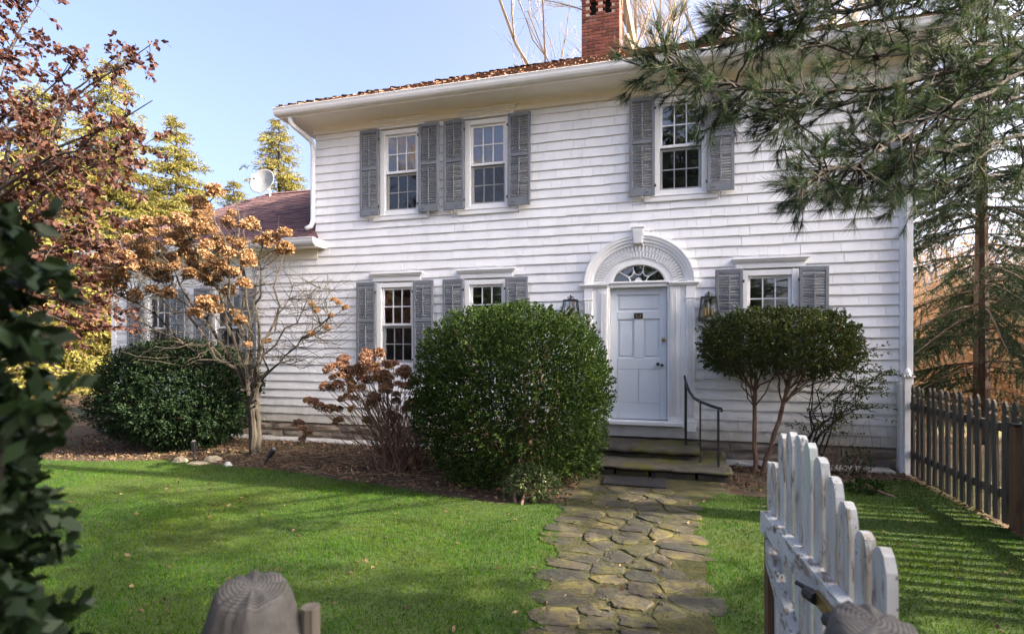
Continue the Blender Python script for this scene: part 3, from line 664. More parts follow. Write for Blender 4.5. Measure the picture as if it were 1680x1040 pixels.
for s in (-1, 1):
    for a, b, y in ((.42, .452, -.03), (.4525, .60, -.052)): mb.bbox(min(s*a, s*b), max(s*a, s*b), y, .10, .53, 2.56)
mb.bbox(-.42, .42, -.03, .10, 2.528, 2.585); mb.build('door_casing', M['white'], sr)
for s in (-1, 1):      # fluted strips
    for a, b, zt, y in ((.46, .555, 2.46, -.052), (.685, .80, 2.32, -.066)):
        p = MB(); n = 5; wd = (b-a)/n
        for k in range(n):
            xx = a+(k+.5)*wd; q = (s*xx-wd*.33, s*xx+wd*.33)
            p.bbox(q[0], q[1], y-.014, y-.0005, .62, zt, .004)
        p.build('fluting', M['white'], sr)
    p = MB(); p.bbox(min(s*.68, s*.81), max(s*.68, s*.81), -.066, .011, .42, 2.34); p.bbox(min(s*.67, s*.82), max(s*.67, s*.82), -.082, .0115, .40, .56)
    p.bbox(min(s*.67, s*.82), max(s*.67, s*.82), -.080, .011, 2.3405, 2.36); p.bbox(min(s*.68, s*.81), max(s*.68, s*.81), -.068, .011, 2.3605, 2.535); p.build('pilaster', M['white'], sr)
    p = MB(); p.bbox(min(s*.6005, s*.679), max(s*.6005, s*.679), -.042, .011, .42, 2.535); p.build('side_panel', M['white'], sr)
    p = MB(); p.bbox(min(s*.44, s*.85), max(s*.44, s*.85), -.085, .0115, 2.5355, 2.56); p.bbox(min(s*.44, s*.87), max(s*.44, s*.87), -.105, .0118, 2.5605, 2.585); p.build('impost', M['white'], sr)
ZS = 2.586
def earc(rx0, rz0, rx1, rz1, ya, yb, n=40, name='archivolt', m=None, parent=sr):
    mb = MB()
    for k in range(n):
        t0, t1 = math.pi*k/n, math.pi*(k+1)/n
        P = [(rx0*math.cos(t), rz0*math.sin(t)) for t in (t0, t1)]; Q = [(rx1*math.cos(t), rz1*math.sin(t)) for t in (t0, t1)]
        V = [(P[0][0], ya, ZS+P[0][1]), (P[1][0], ya, ZS+P[1][1]), (Q[1][0], ya, ZS+Q[1][1]), (Q[0][0], ya, ZS+Q[0][1])]
        V += [(a, yb, c) for a, _, c in V]
        mb.add(V, ((0, 1, 2, 3), (0, 4, 5, 1), (3, 2, 6, 7), (4, 7, 6, 5)))
    return mb.build(name, m or M['white'], parent)
earc(.655, .565, .70, .61, -.060, .011); earc(.7003, .6103, .745, .655, -.078, .011); earc(.7453, .6553, .785, .695, -.094, .011); earc(.7853, .6953, .805, .715, -.105, .011)
earc(.395, .275, .6547, .5647, -.030, .0115, name='tympanum'); earc(.395, .275, .45, .325, -.056, -.0305, name='fan_moulding')
for ring, (ra, rb, off) in enumerate(((.50, .575, 0), (.580, .648, .5))):
    for k in range(36):
        t = math.pi*(k+.5+off*.6)/36.4; ct, st_ = math.cos(t), math.sin(t); f = .565/.655
        mb = MB(); hw = .0125
        tx, tz = -st_, ct
        V = []
        for y in (-.058, -.0302):
            for r_, h_ in ((ra, hw*.8), (ra, -hw*.8), (rb, -hw), (rb, hw)):
                V.append((r_*ct+h_*tx, y, ZS+r_*st_*(f-.10*(1-(r_-.5)/.15) if r_ < .65 else f)+h_*tz))
        mb.add(V, ((0, 1, 2, 3), (0, 4, 5, 1), (1, 5, 6, 2), (2, 6, 7, 3), (3, 7, 4, 0))); mb.build('ray', M['white'], sr)
mb = MB(); mb.prism([(-.065, 3.165), (.065, 3.165), (.088, 3.40), (-.088, 3.40)], lambda u, v, t: (u, t, v), -.125, -.0); 
for k in (-2, -1, 0, 1, 2): mb.prism([(k*.022-.007, 3.175), (k*.022+.007, 3.175), (k*.03+.009, 3.37), (k*.03-.009, 3.37)], lambda u, v, t: (u, t, v), -.135, -.1255)
mb.bbox(-.095, .095, -.14, -.0, 3.4005, 3.42); mb.build('keystone', M['white'], sr)
fl = thing('fanlight', None, None, (0, 0, ZS), parent=house)
n = 24; mb = MB(); mb.add([(.41*math.cos(math.pi*k/n), .03, ZS+.29*math.sin(math.pi*k/n)) for k in range(n+1)], [tuple(range(n+1))]); mb.build('pane', M['glass'], fl)
mb = MB(); mb.bbox(-.43, .43, -.055, .05, ZS, ZS+.03)
def fan(pts, r=.008): mb.tube([(x, .005, ZS+z) for x, z in pts], r, 6)
fan([(-.30, .20), (-.20, .13), (-.14, .095), (-.11, .03)]); fan([(.30, .20), (.20, .13), (.14, .095), (.11, .03)])
fan([(-.08, .28), (-.065, .17), (-.09, .12), (-.14, .095)]); fan([(.08, .28), (.065, .17), (.09, .12), (.14, .095)]); fan([(-.065, .17), (-.03, .135), (0, .128), (.03, .135), (.065, .17)], .006)
for x, z in ((-.065, .17), (.065, .17), (-.14, .095), (.14, .095), (-.27, .18), (.27, .18)): mb.tube([(x, -.008, ZS+z), (x, .016, ZS+z)], .016, 8)
for k in range(7):
    t = math.pi*(k+.5)/7; mb.tube([(0, .005, ZS+.03), (.055*math.cos(t), 0, ZS+.03+.06*math.sin(t))], [.006, .009], 5)
mb.build('tracery', M['white'], fl)
earc(.38, .265, .396, .282, -.02, .04, 24, 'fan_frame', parent=fl)
mb = MB(); mb.bbox(-.64, .64, -.13, .05, .465, .529, .01); mb.build('threshold', M['white'], house)
mb = MB(); mb.bbox(-.83, .83, -.075, .010, .29, .4645, .006); mb.build('threshold_board', M['concrete'], house)

# ================================================================ THINGS
def rough_slab(x0, x1, y0, y1, z0, z1, amp=.012, nx=22, ny=6, nz=4, seed=0):
    """closed box with every face gridded and pushed about, edges worn round"""
    V = {}; F = []
    mb = MB(); idx = {}
    def vid(i, j, k):
        key = (i, j, k)
        if key not in idx:
            p = Vector((x0+(x1-x0)*i/nx, y0+(y1-y0)*j/ny, z0+(z1-z0)*k/nz))
            e = (i in (0, nx))+(j in (0, ny))+(k in (0, nz))
            c = Vector(((x0+x1)/2, (y0+y1)/2, (z0+z1)/2))
            if e >= 2:
                d = Vector(((1 if i == 0 else -1 if i == nx else 0), (1 if j == 0 else -1 if j == ny else 0), (1 if k == 0 else -1 if k == nz else 0))); p += d*amp*.9
            q = p*5.+Vector((seed*3.1, 0, 0))
            p += Vector((mnoise.noise(q), mnoise.noise(q+Vector((7, 0, 0))), mnoise.noise(q+Vector((0, 9, 0)))*.6))*amp*1.3
            q = p*17.; p += Vector((0, mnoise.noise(q), mnoise.noise(q+Vector((0, 5, 0)))*.5))*amp*.8
            idx[key] = len(mb.v); mb.v.append(tuple(p))
        return idx[key]
    for a, b in ((nx, ny),):
        for i in range(nx):
            for j in range(ny):
                for k, fl in ((0, 1), (nz, 0)):
                    q = (vid(i, j, k), vid(i+1, j, k), vid(i+1, j+1, k), vid(i, j+1, k)); mb.f.append(q[::-1] if fl else q)
            for k in range(nz):
                for j, fl in ((0, 0), (ny, 1)):
                    q = (vid(i, j, k), vid(i+1, j, k), vid(i+1, j, k+1), vid(i, j, k+1)); mb.f.append(q[::-1] if fl else q)
    for j in range(ny):
        for k in range(nz):
            for i, fl in ((0, 1), (nx, 0)):
                q = (vid(i, j, k), vid(i, j+1, k), vid(i, j+1, k+1), vid(i, j, k+1)); mb.f.append(q[::-1] if fl else q)
    return mb
st = thing('stone_steps', 'two mossy dark stone steps below the grey front door', 'steps', (0, -.8, 0))
rough_slab(-.72, .86, -.90, -.078, .19, .278, .016, 34, 10, 3, 1).build('upper_slab', M['step'], st, True)
rough_slab(-.66, .80, -.84, -.07, .10, .196, .012, 24, 6, 4, 2).build('upper_riser', M['step'], st)
rough_slab(-.86, 1.17, -1.42, -.08, .075, .142, .015, 40, 14, 3, 3).build('lower_slab', M['step'], st, True)
x = -.82
while x < 1.1:
    wd = min(random.uniform(.35, .6), 1.13-x)
    rough_slab(x+.004, x+wd-.004, -1.37, -.1, -.06, .082, .012, 8, 5, 5, x*7).build('riser_stone', M['step'], st); x += wd
mt = MB(); mt.bbox(-.34, .40, -1.92, -1.50, .0, .014, .004)
dm = mt.build('doormat', M['rubber'], None, origin=(.03, -1.7, .040)); dm.location = (.03, -1.7, .052); tag(dm, 'black rubber doormat lying at the foot of the stone steps', 'doormat')
ribs = MB()
for k in range(18): ribs.box(-.355+k*.04, -.335+k*.04, -.20, .20, -.024, -.020)
o = link('ribs', ribs.mesh('ribs'), dm, (0, 0, 0), M['rubber']); o.location = (0, 0, 0)
for v in dm.data.vertices: v.co.z += .0

# handrail
hr = thing('handrail', 'black wrought iron handrail on the right side of the front steps', 'handrail', (.8, -.7, .14))
def ironpost(x, y, z0, z1, r, nm='post'):
    mb = MB(); mb.box(x-r, x+r, y-r, y+r, z0, z1); mb.build(nm, M['black'], hr)
ironpost(.66, -.50, .26, 1.13, .018); ironpost(.82, -.98, .12, .93, .010, 'baluster'); ironpost(1.02, -1.18, .12, .85, .014)
mb = MB(); mb.tube([(.645, -.455, 1.235), (.65, -.47, 1.20), (.665, -.52, 1.125), (.70, -.62, 1.03), (.75, -.78, .955), (.82, -.95, .925), (.92, -1.08, .895), (1.0, -1.16, .875), (1.05, -1.20, .868), (1.065, -1.21, .85), (1.055, -1.205, .832), (1.04, -1.195, .838)], [.012, .016, .019, .019, .019, .019, .019, .019, .017, .014, .012, .008], 8); mb.build('rail', M['black'], hr, True)
hl = thing('handrail', 'black iron handrail on the left of the steps, mostly behind the box bush', 'handrail', (-.62, -.7, .14))
for a_ in ((-.70, -.672, -.86, -.832, .26, .62), (-.775, -.75, -1.17, -1.145, .12, .62)): mb = MB(); mb.box(*a_); mb.build('post', M['black'], hl)
mb = MB(); mb.tube([(-.685, -.84, .62), (-.72, -1.0, .625), (-.762, -1.16, .62)], .016, 8); mb.build('rail', M['black'], hl, True)

# wall lanterns
def lantern(x, z, lab):
    t = thing('wall_lantern', lab, 'lantern', (x, -.03, z), 'lanterns beside the front door')
    ht, wt, wb = .27, .095, .135; y = -.16
    mb = MB(); mb.bbox(x-.05, x+.05, -.045, -.0285, z-.02, z+.28, .004); mb.box(x-.012, x+.012, y, -.045, z+.30, z+.315); mb.box(x-.012, x+.012, -.060, -.0455, z+.2, z+.315); mb.build('back_plate', M['black'], t)
    f = MB()
    for sx in (-1, 1):
        for sy in (-1, 1): f.tube([(x+sx*wb, y+sy*wb*.72, z-.08), (x+sx*wt, y+sy*wt*.72, z+.24)], .010, 4)
    for zz, ww_ in ((z-.08, wb), (z+.24, wt)):
        for s in (-1, 1):
            f.tube([(x-ww_, y+s*ww_*.72, zz), (x+ww_, y+s*ww_*.72, zz)], .010, 4); f.tube([(x+s*ww_, y-ww_*.72, zz), (x+s*ww_, y+ww_*.72, zz)], .010, 4)
    f.box(x-wt-.012, x+wt+.012, y-wt*.8, y+wt*.8, z+.241, z+.258); f.build('cage', M['black'], t)
    f = MB(); f.lathe([(.05, .258), (.035, .285), (.012, .30), (.012, .325), (.004, .34)], (x, y, z), 10); f.tube([(x-.045, y, z+.27), (x-.05, y, z+.295), (x-.02, y, z+.315), (x, y, z+.30)], .005, 5); f.tube([(x+.045, y, z+.27), (x+.05, y, z+.295), (x+.02, y, z+.315), (x, y, z+.30)], .005, 5); f.build('finial', M['black'], t)
    f = MB()
    for dx in (-.045, .0, .045): f.tube([(x+dx, y+(.03 if dx == 0 else -.01), z-.02), (x+dx, y+(.03 if dx == 0 else -.01), z+(.2 if dx == 0 else .10))], .014 if dx else .009, 8)
    f.lathe([(.0, -.05), (.03, -.045), (.03, -.03), (.012, -.02)], (x, y, z), 10); f.build('candle', M['candle'], t)
    g = MB()
    for s in (-1, 1):
        g.add([(x-wb, y+s*wb*.70, z-.08), (x+wb, y+s*wb*.70, z-.08), (x+wt, y+s*wt*.70, z+.24), (x-wt, y+s*wt*.70, z+.24)], [(0, 1, 2, 3)])
        g.add([(x+s*wb*.98, y-wb*.7, z-.08), (x+s*wb*.98, y+wb*.7, z-.08), (x+s*wt*.98, y+wt*.7, z+.24), (x+s*wt*.98, y-wt*.7, z+.24)], [(0, 1, 2, 3)])
    g.build('glass', M['glass'], t)
lantern(.985, 2.09, 'black wall lantern with amber candles right of the front door')
lantern(-1.0, 2.09, 'black wall lantern left of the front door, half hidden behind the box bush')

# satellite dish on the wing roof
D = Vector((-8.55, 2.15, 5.42)); ds = thing('satellite_dish', 'grey satellite dish mounted on the ridge of the wing roof', 'satellite dish', (-8.50, 2.30, 5.12))
ax = Vector((.16, -.92, .35)).normalized(); u = ax.cross(Vector((0, 0, 1))).normalized(); v = u.cross(ax)
mb = MB(); n = 28; V = []; F = []; prof = [(0, 0), (.10, .008), (.2, .03), (.28, .058), (.31, .072), (.315, .066), (.28, .048), (.2, .02), (.1, -.004), (0, -.012)]
for r_, h in prof:
    for k in range(n):
        a = 2*math.pi*k/n; V.append(D+u*math.cos(a)*max(r_, .001)*.92+v*math.sin(a)*max(r_, .001)*1.05+ax*h)
F = [(i*n+k, i*n+(k+1) % n, (i+1)*n+(k+1) % n, (i+1)*n+k) for i in range(len(prof)-1) for k in range(n)]
mb.add(V, F); mb.build('reflector', M['dish'], ds, True)
mb = MB(); e = D+ax*.32-v*.10; mb.tube([D-v*.30, D-v*.32+ax*.14, e-v*.06, e], .013, 6); mb.tube([D-ax*.02, D-ax*.06-v*.1, Vector((-8.50, 2.30, 5.30)), Vector((-8.50, 2.32, 5.08))], .022, 8); mb.build('mast', M['gutter'], ds)
mb = MB(); mb.bbox(-.055, .055, -.04, .04, -.055, .055, .012, Matrix.Translation(e+ax*.02) @ ax.to_track_quat('Y', 'Z').to_matrix().to_4x4()); mb.build('feed_horn', M['white'], ds)

# ---- picket fence on the right
def gothic(w_, h):
    a = w_/2
    return [(-a, 0), (a, 0), (a, h-.145), (a*.62, h-.125), (a*.62, h-.112), (a*.98, h-.085), (a*.80, h-.045), (a*.35, h-.012), (0, h), (-a*.35, h-.012), (-a*.80, h-.045), (-a*.98, h-.085), (-a*.62, h-.112), (-a*.62, h-.125), (-a, h-.145)]
FX = 3.40
pf = thing('picket_fence', 'weathered grey wooden picket fence running out from the right house corner', 'fence', (FX, -1.6, 0))
pk = MB(); pk.prism(gothic(.078, 1.13), lambda u, v, t: (t, u, v), -.010, .010); pk = pk.mesh('picket'); pk.materials.append(M['greywood'])
y = -.40; k = 0
while y > -4.4:
    o = link('picket', pk, pf, (FX+random.uniform(-.006, .006), y, .01)); o.rotation_euler = (random.uniform(-.014, .014), random.uniform(-.012, .012), random.uniform(-.06, .06)); o.scale = (1, random.uniform(.92, 1.06), random.uniform(.985, 1.02)); y -= .148
for z in (.22, .84):
    mb = MB(); mb.bbox(FX+.013, FX+.053, -4.5, -.14, z, z+.085); mb.build('rail', M['greywood'], pf)
mb = MB(); mb.bbox(FX+.0, FX+.10, -2.56, -2.46, -.05, .93); mb.v = [(p[0]-.045, p[1], p[2]) for p in mb.v]; mb.build('post', M['brownwood'], pf)
mb = MB(); mb.bbox(FX-.06, FX+.07, -2.575, -2.445, .931, .955); mb.build('post_cap', M['black'], pf)
mb = MB(); mb.bbox(FX-.05, FX+.05, -.30, -.20, -.05, 1.24); mb.bbox(FX-.066, FX+.066, -.316, -.184, 1.2405, 1.262)
mb.lathe([(.03, 0), (.045, .02), (.046, .045), (.028, .075), (.006, .105)], (FX, -.25, 1.262), 8); mb.bbox(FX-.045, FX+.045, -.165, -.035, -.02, 1.16); mb.bbox(FX-.09, FX-.0505, -.27, -.23, 0, 1.10)
mb.build('end_post', M['white'], pf); 
tag(KIDS[pf.name][-1], 'white painted end post with turned finial')

# ---- open white garden gate, hinged on the right gate post
G0 = Vector((.825, -7.00, 0)); G1 = Vector((.755, -6.07, 0)); gd = (G1-G0).normalized(); gl = (G1-G0).length; gn = Vector((-gd.y, gd.x, 0))   # gn points left (towards the path)
gate = thing('garden_gate', 'open white picket gate with peeling paint and an arched top', 'gate', (.79, -7.02, 0))
GM = Matrix(((gd.x, gn.x, 0, G0.x), (gd.y, gn.y, 0, G0.y), (0, 0, 1, 0), (0, 0, 0, 1)))
npk = 10; tops = [1.20, 1.205, 1.255, 1.30, 1.335, 1.355, 1.36, 1.345, 1.20, 1.195]
tops = [1.19, 1.195, 1.235, 1.28, 1.315, 1.34, 1.35, 1.345, 1.325, 1.20]
for k in range(npk):
    c = (k+.5)*gl/npk; a = .036; h = tops[k]; z0 = .08; lean = random.uniform(-.008, .008)
    pol = [(-a, z0), (a, z0), (a, h-.05), (a*.85, h-.02), (a*.45, h-.003), (-a*.1, h), (-a*.62, h-.012), (-a*.92, h-.045), (-a, h-.08)]
    pol = [(u+random.uniform(-.0015, .0015), v+random.uniform(-.002, .002)) for u, v in pol]
    mb = MB(); mb.prism(pol, lambda u, v, t: GM @ Vector((c+u+lean*v, t, v)), -.021, .002); o = mb.build('picket', M['peel'], gate)
def gbar(nm, pts, m):
    mb = MB(); mb.add([GM @ Vector(p) for p in pts], ((0, 3, 2, 1), (4, 5, 6, 7), (0, 1, 5, 4), (1, 2, 6, 5), (2, 3, 7, 6), (3, 0, 4, 7))); return mb.build(nm, m, gate)
def bar(x0, x1, z0, z1, t=.034, y=.0025): return [(x0, y, z0[0]), (x1, y, z0[1]), (x1, y+t, z0[1]), (x0, y+t, z0[0]), (x0, y, z1[0]), (x1, y, z1[1]), (x1, y+t, z1[1]), (x0, y+t, z1[0])]
gbar('top_rail', bar(-.02, gl-.001, (.925, .925), (1.005, 1.005), .036), M['peel_rail']); gbar('bottom_rail', bar(-.02, gl-.001, (.20, .20), (.29, .29), .036), M['peel_rail'])
gbar('brace', bar(.06, gl-.05, (.32, .82), (.40, .91), .030), M['peel_rail']); gbar('end_stile', bar(gl-.0005, gl+.022, (.06, .06), (1.19, 1.19), .03, -.022), M['peel'])
gbar('edge_strip', bar(gl-.055, gl-.005, (.10, .10), (.92, .92), .02, .005), M['brownwood'])
mb = MB(); mb.box(.16, .30, .0395, .052, .940, .975, GM); lt = mb.build('latch', M['brass'], gate)
for xa, xb in ((.135, .175), (.285, .325)): mb = MB(); mb.tube([GM @ Vector((xa, .050, .957)), GM @ Vector((xb, .062, .957))], .018, 8); mb.build('latch_bracket', M['black'], lt)
mb = MB(); mb.tube([GM @ Vector((.325, .058, .965)), GM @ Vector((.345, .085, .975))], .007, 6); mb.build('latch_pin', M['black'], lt)

# ---- round gate posts with worn end grain
def round_post(x, y, r, zt, lab, seed):
    n = 140; mb = MB(); V = []; prof = [(1.0, -.05), (1.0, .3), (1.0, .7), (1.0, zt-.17), (1.0, zt-.11), (.985, zt-.098), (.93, zt-.078), (.84, zt-.048), (.74, zt-.020), (.66, zt-.006), (.60, zt-.001), (.45, zt+.001), (.25, zt+.003), (.01, zt+.004)]
    for i, (f, z) in enumerate(prof):
        for k in range(n):
            a = 2*math.pi*k/n; q = Vector((math.cos(a)*2+seed, math.sin(a)*2, z*1.2))
            cr_ = [(seed*1.7+.4, .05, 1.), (seed*.9+2.3, .035, .7), (seed*2.3+4.1, .045, .9), (seed+5.3, .03, .6), (seed*3.1+1.1, .03, .5), (seed*1.3+3.2, .028, .6)]
            ck = sum(s_*math.exp(-(((a-c_+math.pi+.25*math.sin(f*9+c_)*.3) % (2*math.pi)-math.pi)/w_)**2) for c_, w_, s_ in cr_); crack = -.006*ck
            rr = r*f*(1+.04*f*mnoise.noise(q))+crack*max(0, (f-.8)*5)
            V.append((x+math.cos(a)*rr, y+math.sin(a)*rr, z+(-.004*ck*min(1, f*1.6)*(f < .97)+.012*f*mnoise.noise(q*1.7)+.004*mnoise.noise(Vector((math.cos(a)*f*9, math.sin(a)*f*9, seed)))*f+.02*math.cos(a-2.2)*f if z > zt-.1 else 0)))
    mb.add(V, [(i*n+k, i*n+(k+1) % n, (i+1)*n+(k+1) % n, (i+1)*n+k) for i in range(len(prof)-1) for k in range(n)]+[tuple(range((len(prof)-1)*n, len(prof)*n))])
    o = mb.build('gate_post', M['ring'], None, True, origin=(x-.012, y+.01, 0)); return tag(o, lab, 'post', 'round gate posts')
lp = round_post(-.375, -7.52, .090, 1.195, 'round weathered wooden post with growth rings on the lawn side', 1.3)
mb = MB(); mb.tube([(-.29, -7.47, .0), (-.29, -7.47, .8), (-.288, -7.47, 1.15)], [.022, .022, .018], 8); mb.build('stop_batten', M['greywood'], lp)
round_post(.668, -7.405, .088, 1.215, 'round weathered wooden post beside the open white gate', 4.1)

# ---- garden lights, stones
def path_light(x, y, tilt, lab):
    t = thing('garden_light', lab, 'garden light', (x, y, 0), 'small garden lights')
    Mx = Matrix.Translation((x, y, 0)) @ Matrix.Rotation(tilt[0], 4, 'X') @ Matrix.Rotation(tilt[1], 4, 'Y')
    mb = MB(); mb.tube([Mx @ Vector((0, 0, -.05)), Mx @ Vector((0, 0, .16))], .016, 8); mb.build('stake', M['black'], t)
    mb = MB(); mb.tube([Mx @ Vector((0, 0, z)) for z in (.14, .145, .20, .265, .27, .285)], [.02, .036, .038, .040, .046, .030], 12); mb.build('lamp_head', M['black'], t)
    mb = MB(); mb.tube([Mx @ Vector((0, 0, z)) for z in (.2855, .292)], [.026, .018], 10); mb.build('lens', M['dish'], t)
path_light(-6.12, -2.10, (.02, -.03), 'upright small black garden light between two flat stones')
path_light(-4.93, -2.12, (-.15, .55), 'tilted small black garden light at the hydrangea tree trunk')
def rock(x, y, sx, sy, sz, m, lab, seed, rz=0, z=0.):
    mb = MB(); nu, nv = 14, 8; V = []
    for j in range(nv+1):
        ph = -math.pi/2+math.pi*j/nv
        for i in range(nu):
            a = 2*math.pi*i/nu; d = Vector((math.cos(a)*math.cos(ph), math.sin(a)*math.cos(ph), math.sin(ph))); f = 1+.28*mnoise.noise(d*1.5+Vector((seed, 0, 0)))
            f = min(f, 1.08); V.append((d.x*f*sx, d.y*f*sy, d.z*f*sz))
    mb.add(V, [(j*nu+i, j*nu+(i+1) % nu, (j+1)*nu+(i+1) % nu, (j+1)*nu+i) for j in range(nv) for i in range(nu)])
    o = link('stone', mb.mesh('stone'), None, (x, y, z), m); o.rotation_euler = (0, 0, rz); return tag(o, lab, 'stone', 'stones edging the flower bed')
rock(-6.27, -2.20, .12, .09, .07, M['rock'], 'rounded tan stone left of the upright garden light', 2)
rock(-5.90, -2.26, .15, .08, .035, M['rock'], 'flat tan stone in front of the upright garden light', 5, .2)
rock(-5.85, -2.05, .13, .09, .075, M['rock'], 'peaked tan stone behind the flat stone at the bed edge', 8, .4)
rock(-5.42, -2.22, .06, .05, .05, M['concrete'], 'small pale stone between garden light and hydrangea tree', 11)
ledge = rough_slab(1.2, 3.25, -.34, -.05, -.03, .035, .010, 24, 4, 2, 5).build('stone_ledge', M['concrete'], None, origin=(2.2, -.2, 0)); tag(ledge, 'low pale stone ledge along the foundation right of the steps', 'ledge', 'pale ledges along the foundation')
ledge = rough_slab(-10.2, -2.2, -.36, -.05, -.03, .03, .010, 50, 4, 2, 6).build('stone_ledge', M['concrete'], None, origin=(-6, -.2, 0)); tag(ledge, 'low pale stone ledge along the foundation behind the hydrangeas', 'ledge', 'pale ledges along the foundation')

# ================================================================ VEGETATION
def unit_rows(n):
    v = rng.normal(size=(n, 3)); return v/np.linalg.norm(v, axis=1)[:, None]
def nrm(a): return a/np.maximum(np.linalg.norm(a, axis=1)[:, None], 1e-9)
def leaf_mesh(name, P, D, L, W, fold=.0):
    """one diamond quad per leaf, base at P, along D, random roll"""
    n = len(P); D = nrm(D); s = nrm(np.cross(D, unit_rows(n))); L = np.broadcast_to(L, (n,))[:, None]; W = np.broadcast_to(W, (n,))[:, None]
    V = np.empty((n, 4, 3)); V[:, 0] = P; V[:, 1] = P+D*L*.5+s*W*.5; V[:, 2] = P+D*L; V[:, 3] = P+D*L*.5-s*W*.5
    return npmesh(name, V.reshape(-1, 3), np.arange(4*n).reshape(n, 4))
def needle_mesh(name, P, D, L, W):
    n = len(P); D = nrm(D); s = nrm(np.cross(D, unit_rows(n))); L = np.broadcast_to(L, (n,))[:, None]; W = np.broadcast_to(W, (n,))[:, None]
    V = np.empty((n, 3, 3)); V[:, 0] = P-s*W*.5; V[:, 1] = P+s*W*.5; V[:, 2] = P+D*L
    return npmesh(name, V.reshape(-1, 3), np.arange(3*n).reshape(n, 3))
def shoots(tips, dirs, per, slen, L, W, spread=.9, back=.3):
    """leaves set round short shoots; returns arrays for leaf_mesh"""
    n = len(tips); i = np.repeat(np.arange(n), per); t = rng.uniform(-back, 1, len(i))[:, None]
    P = tips[i]+dirs[i]*slen*t+rng.normal(0, slen*.10, (len(i), 3)); Dd = nrm(dirs[i]+unit_rows(len(i))*spread)
    return P, Dd, L*rng.uniform(.7, 1.2, len(i)), W*rng.uniform(.75, 1.2, len(i))
def n3(P, f, seed=0.):
    return np.array([mnoise.noise(Vector((p[0]*f+seed, p[1]*f, p[2]*f))) for p in P])
def crown_shell(c, r, n, expo=2.3, lump=.10, freq=2.2, seed=0, shell=(.80, 1.02), bottom=-1.):
    d = unit_rows(n*2); d = d[d[:, 2] > bottom][:n]
    k = (np.abs(d)**expo).sum(1)**(-1/expo); S = d*k[:, None]*(1+lump*n3(d*1., freq, seed))[:, None]
    f = rng.uniform(shell[0]**3, shell[1]**3, len(d))**(1/3)
    return np.array(c)+S*f[:, None]*np.array(r), nrm(d/np.array(r))
def polyline(p0, p1, n=6, sag=0., wob=.03):
    p0, p1 = np.array(p0, float), np.array(p1, float); L = np.linalg.norm(p1-p0); out = []
    o = rng.normal(0, wob*L, (n+1, 3)); o[0] = 0; o[-1] = 0
    for i in range(n+1):
        t = i/n; q = p0+(p1-p0)*t+o[i]*math.sin(math.pi*t); q[2] += sag*L*math.sin(math.pi*t); out.append(q)
    return out
def taper(r0, r1, n): return [r0+(r1-r0)*i/n for i in range(n+1)]
def grow(mb, p, d, L, r, lvl, cfg, tips=None):
    """recursive bare branching"""
    n = 5 if lvl < 2 else 4; pts = [np.array(p, float)]; d = np.array(d, float)
    for i in range(n):
        d = d+rng.normal(0, cfg['wob'], 3)+np.array((0, 0, cfg['up'])); d /= np.linalg.norm(d); pts.append(pts[-1]+d*L/n)
    r1 = r*cfg['tap']; mb.tube(pts, taper(r, r1, n), 6 if lvl == 0 else (4 if lvl < 3 else 3), cap=False)
    if tips is not None: tips.append((pts[-1], d, lvl))
    if lvl >= cfg['max']: return
    k = cfg['kids'][lvl]
    for i in range(k):
        t = rng.uniform(cfg['start'] if lvl == 0 else .2, 1.); j = min(int(t*n), n-1); q = pts[j]+(pts[j+1]-pts[j])*(t*n-j)
        ax = nrm(np.cross(d, unit_rows(1)[0])[None])[0]; a = rng.uniform(*cfg['ang']); nd = d*math.cos(a)+ax*math.sin(a)
        grow(mb, q, nd, L*rng.uniform(*cfg['len'])*(1-.25*t), max(r*(1-t*(1-cfg['tap']))*cfg['rk'], cfg['rmin']), lvl+1, cfg, tips)

C0 = np.array((.352, -8.35, 1.64)); FW = np.array((-.26844, .9633)); RT = np.array((.9633, .26844))
def at(x, y, t):      # a place seen in direction (x, y) of the photo, t metres away along the view
    u, v = (x-840)/887, -(y-568)/887
    return np.array((C0[0]+t*(FW[0]+u*RT[0]), C0[1]+t*(FW[1]+u*RT[1]), C0[2]+t*v))

# ---- lawn blades
def in_view(P, m=.25):
    d = P[:, :2]-C0[:2]; t = d@FW; r_ = d@RT; return (t > .8) & (np.abs(r_) < t*(.947+m)+.4)
stones = [(tuple(o.location)[:2], max(v.co.x for v in o.data.vertices)*.80) for o in KIDS[path.name]]
N = 620000
P = np.column_stack([rng.uniform(-9.6, 3.4, N), rng.uniform(-7.5, -.6, N)])
lp_ = np.array(lawn_poly); P = P[inpoly(P, lawn_poly) & in_view(P, .08)]
dist = np.hypot(*(P-C0[:2]).T); keep = rng.uniform(0, 1, len(P)) < np.clip(1.25-dist/11, .35, 1); P = P[keep]
on_path = inpoly(P, path_poly); xm = np.interp(-P[:, 1], [2, 3, 4.3, 5.3, 7.3], [.08, .02, .10, .15, .15])
edge = np.clip((np.abs(P[:, 0]-xm)-.22)/.34, 0, 1)**2
for (sx, sy), sr_ in stones: on_path_s = None
near = np.zeros(len(P), bool)
for (sx, sy), sr_ in stones: near |= (np.hypot(P[:, 0]-sx, (P[:, 1]-sy)*1.25) < sr_*.98)
keep = ~on_path | ((~near | (rng.uniform(0, 1, len(P)) < .8*edge)) & (rng.uniform(0, 1, len(P)) < .38+.6*edge)); P = P[keep]
bn = np.array([mnoise.noise(Vector((p[0]*1.1, p[1]*1.1, 0))) for p in P]); op = inpoly(P, path_poly)
hh = (.022+.012*bn+rng.uniform(-.006, .012, len(P)))*np.where(op, .55, 1.)
D = np.column_stack([rng.normal(0, .45, len(P)), rng.normal(0, .45, len(P)), np.ones(len(P))])
me = needle_mesh('grass', np.column_stack([P, np.full(len(P), .0)]), D, hh, rng.uniform(.0035, .006, len(P)))
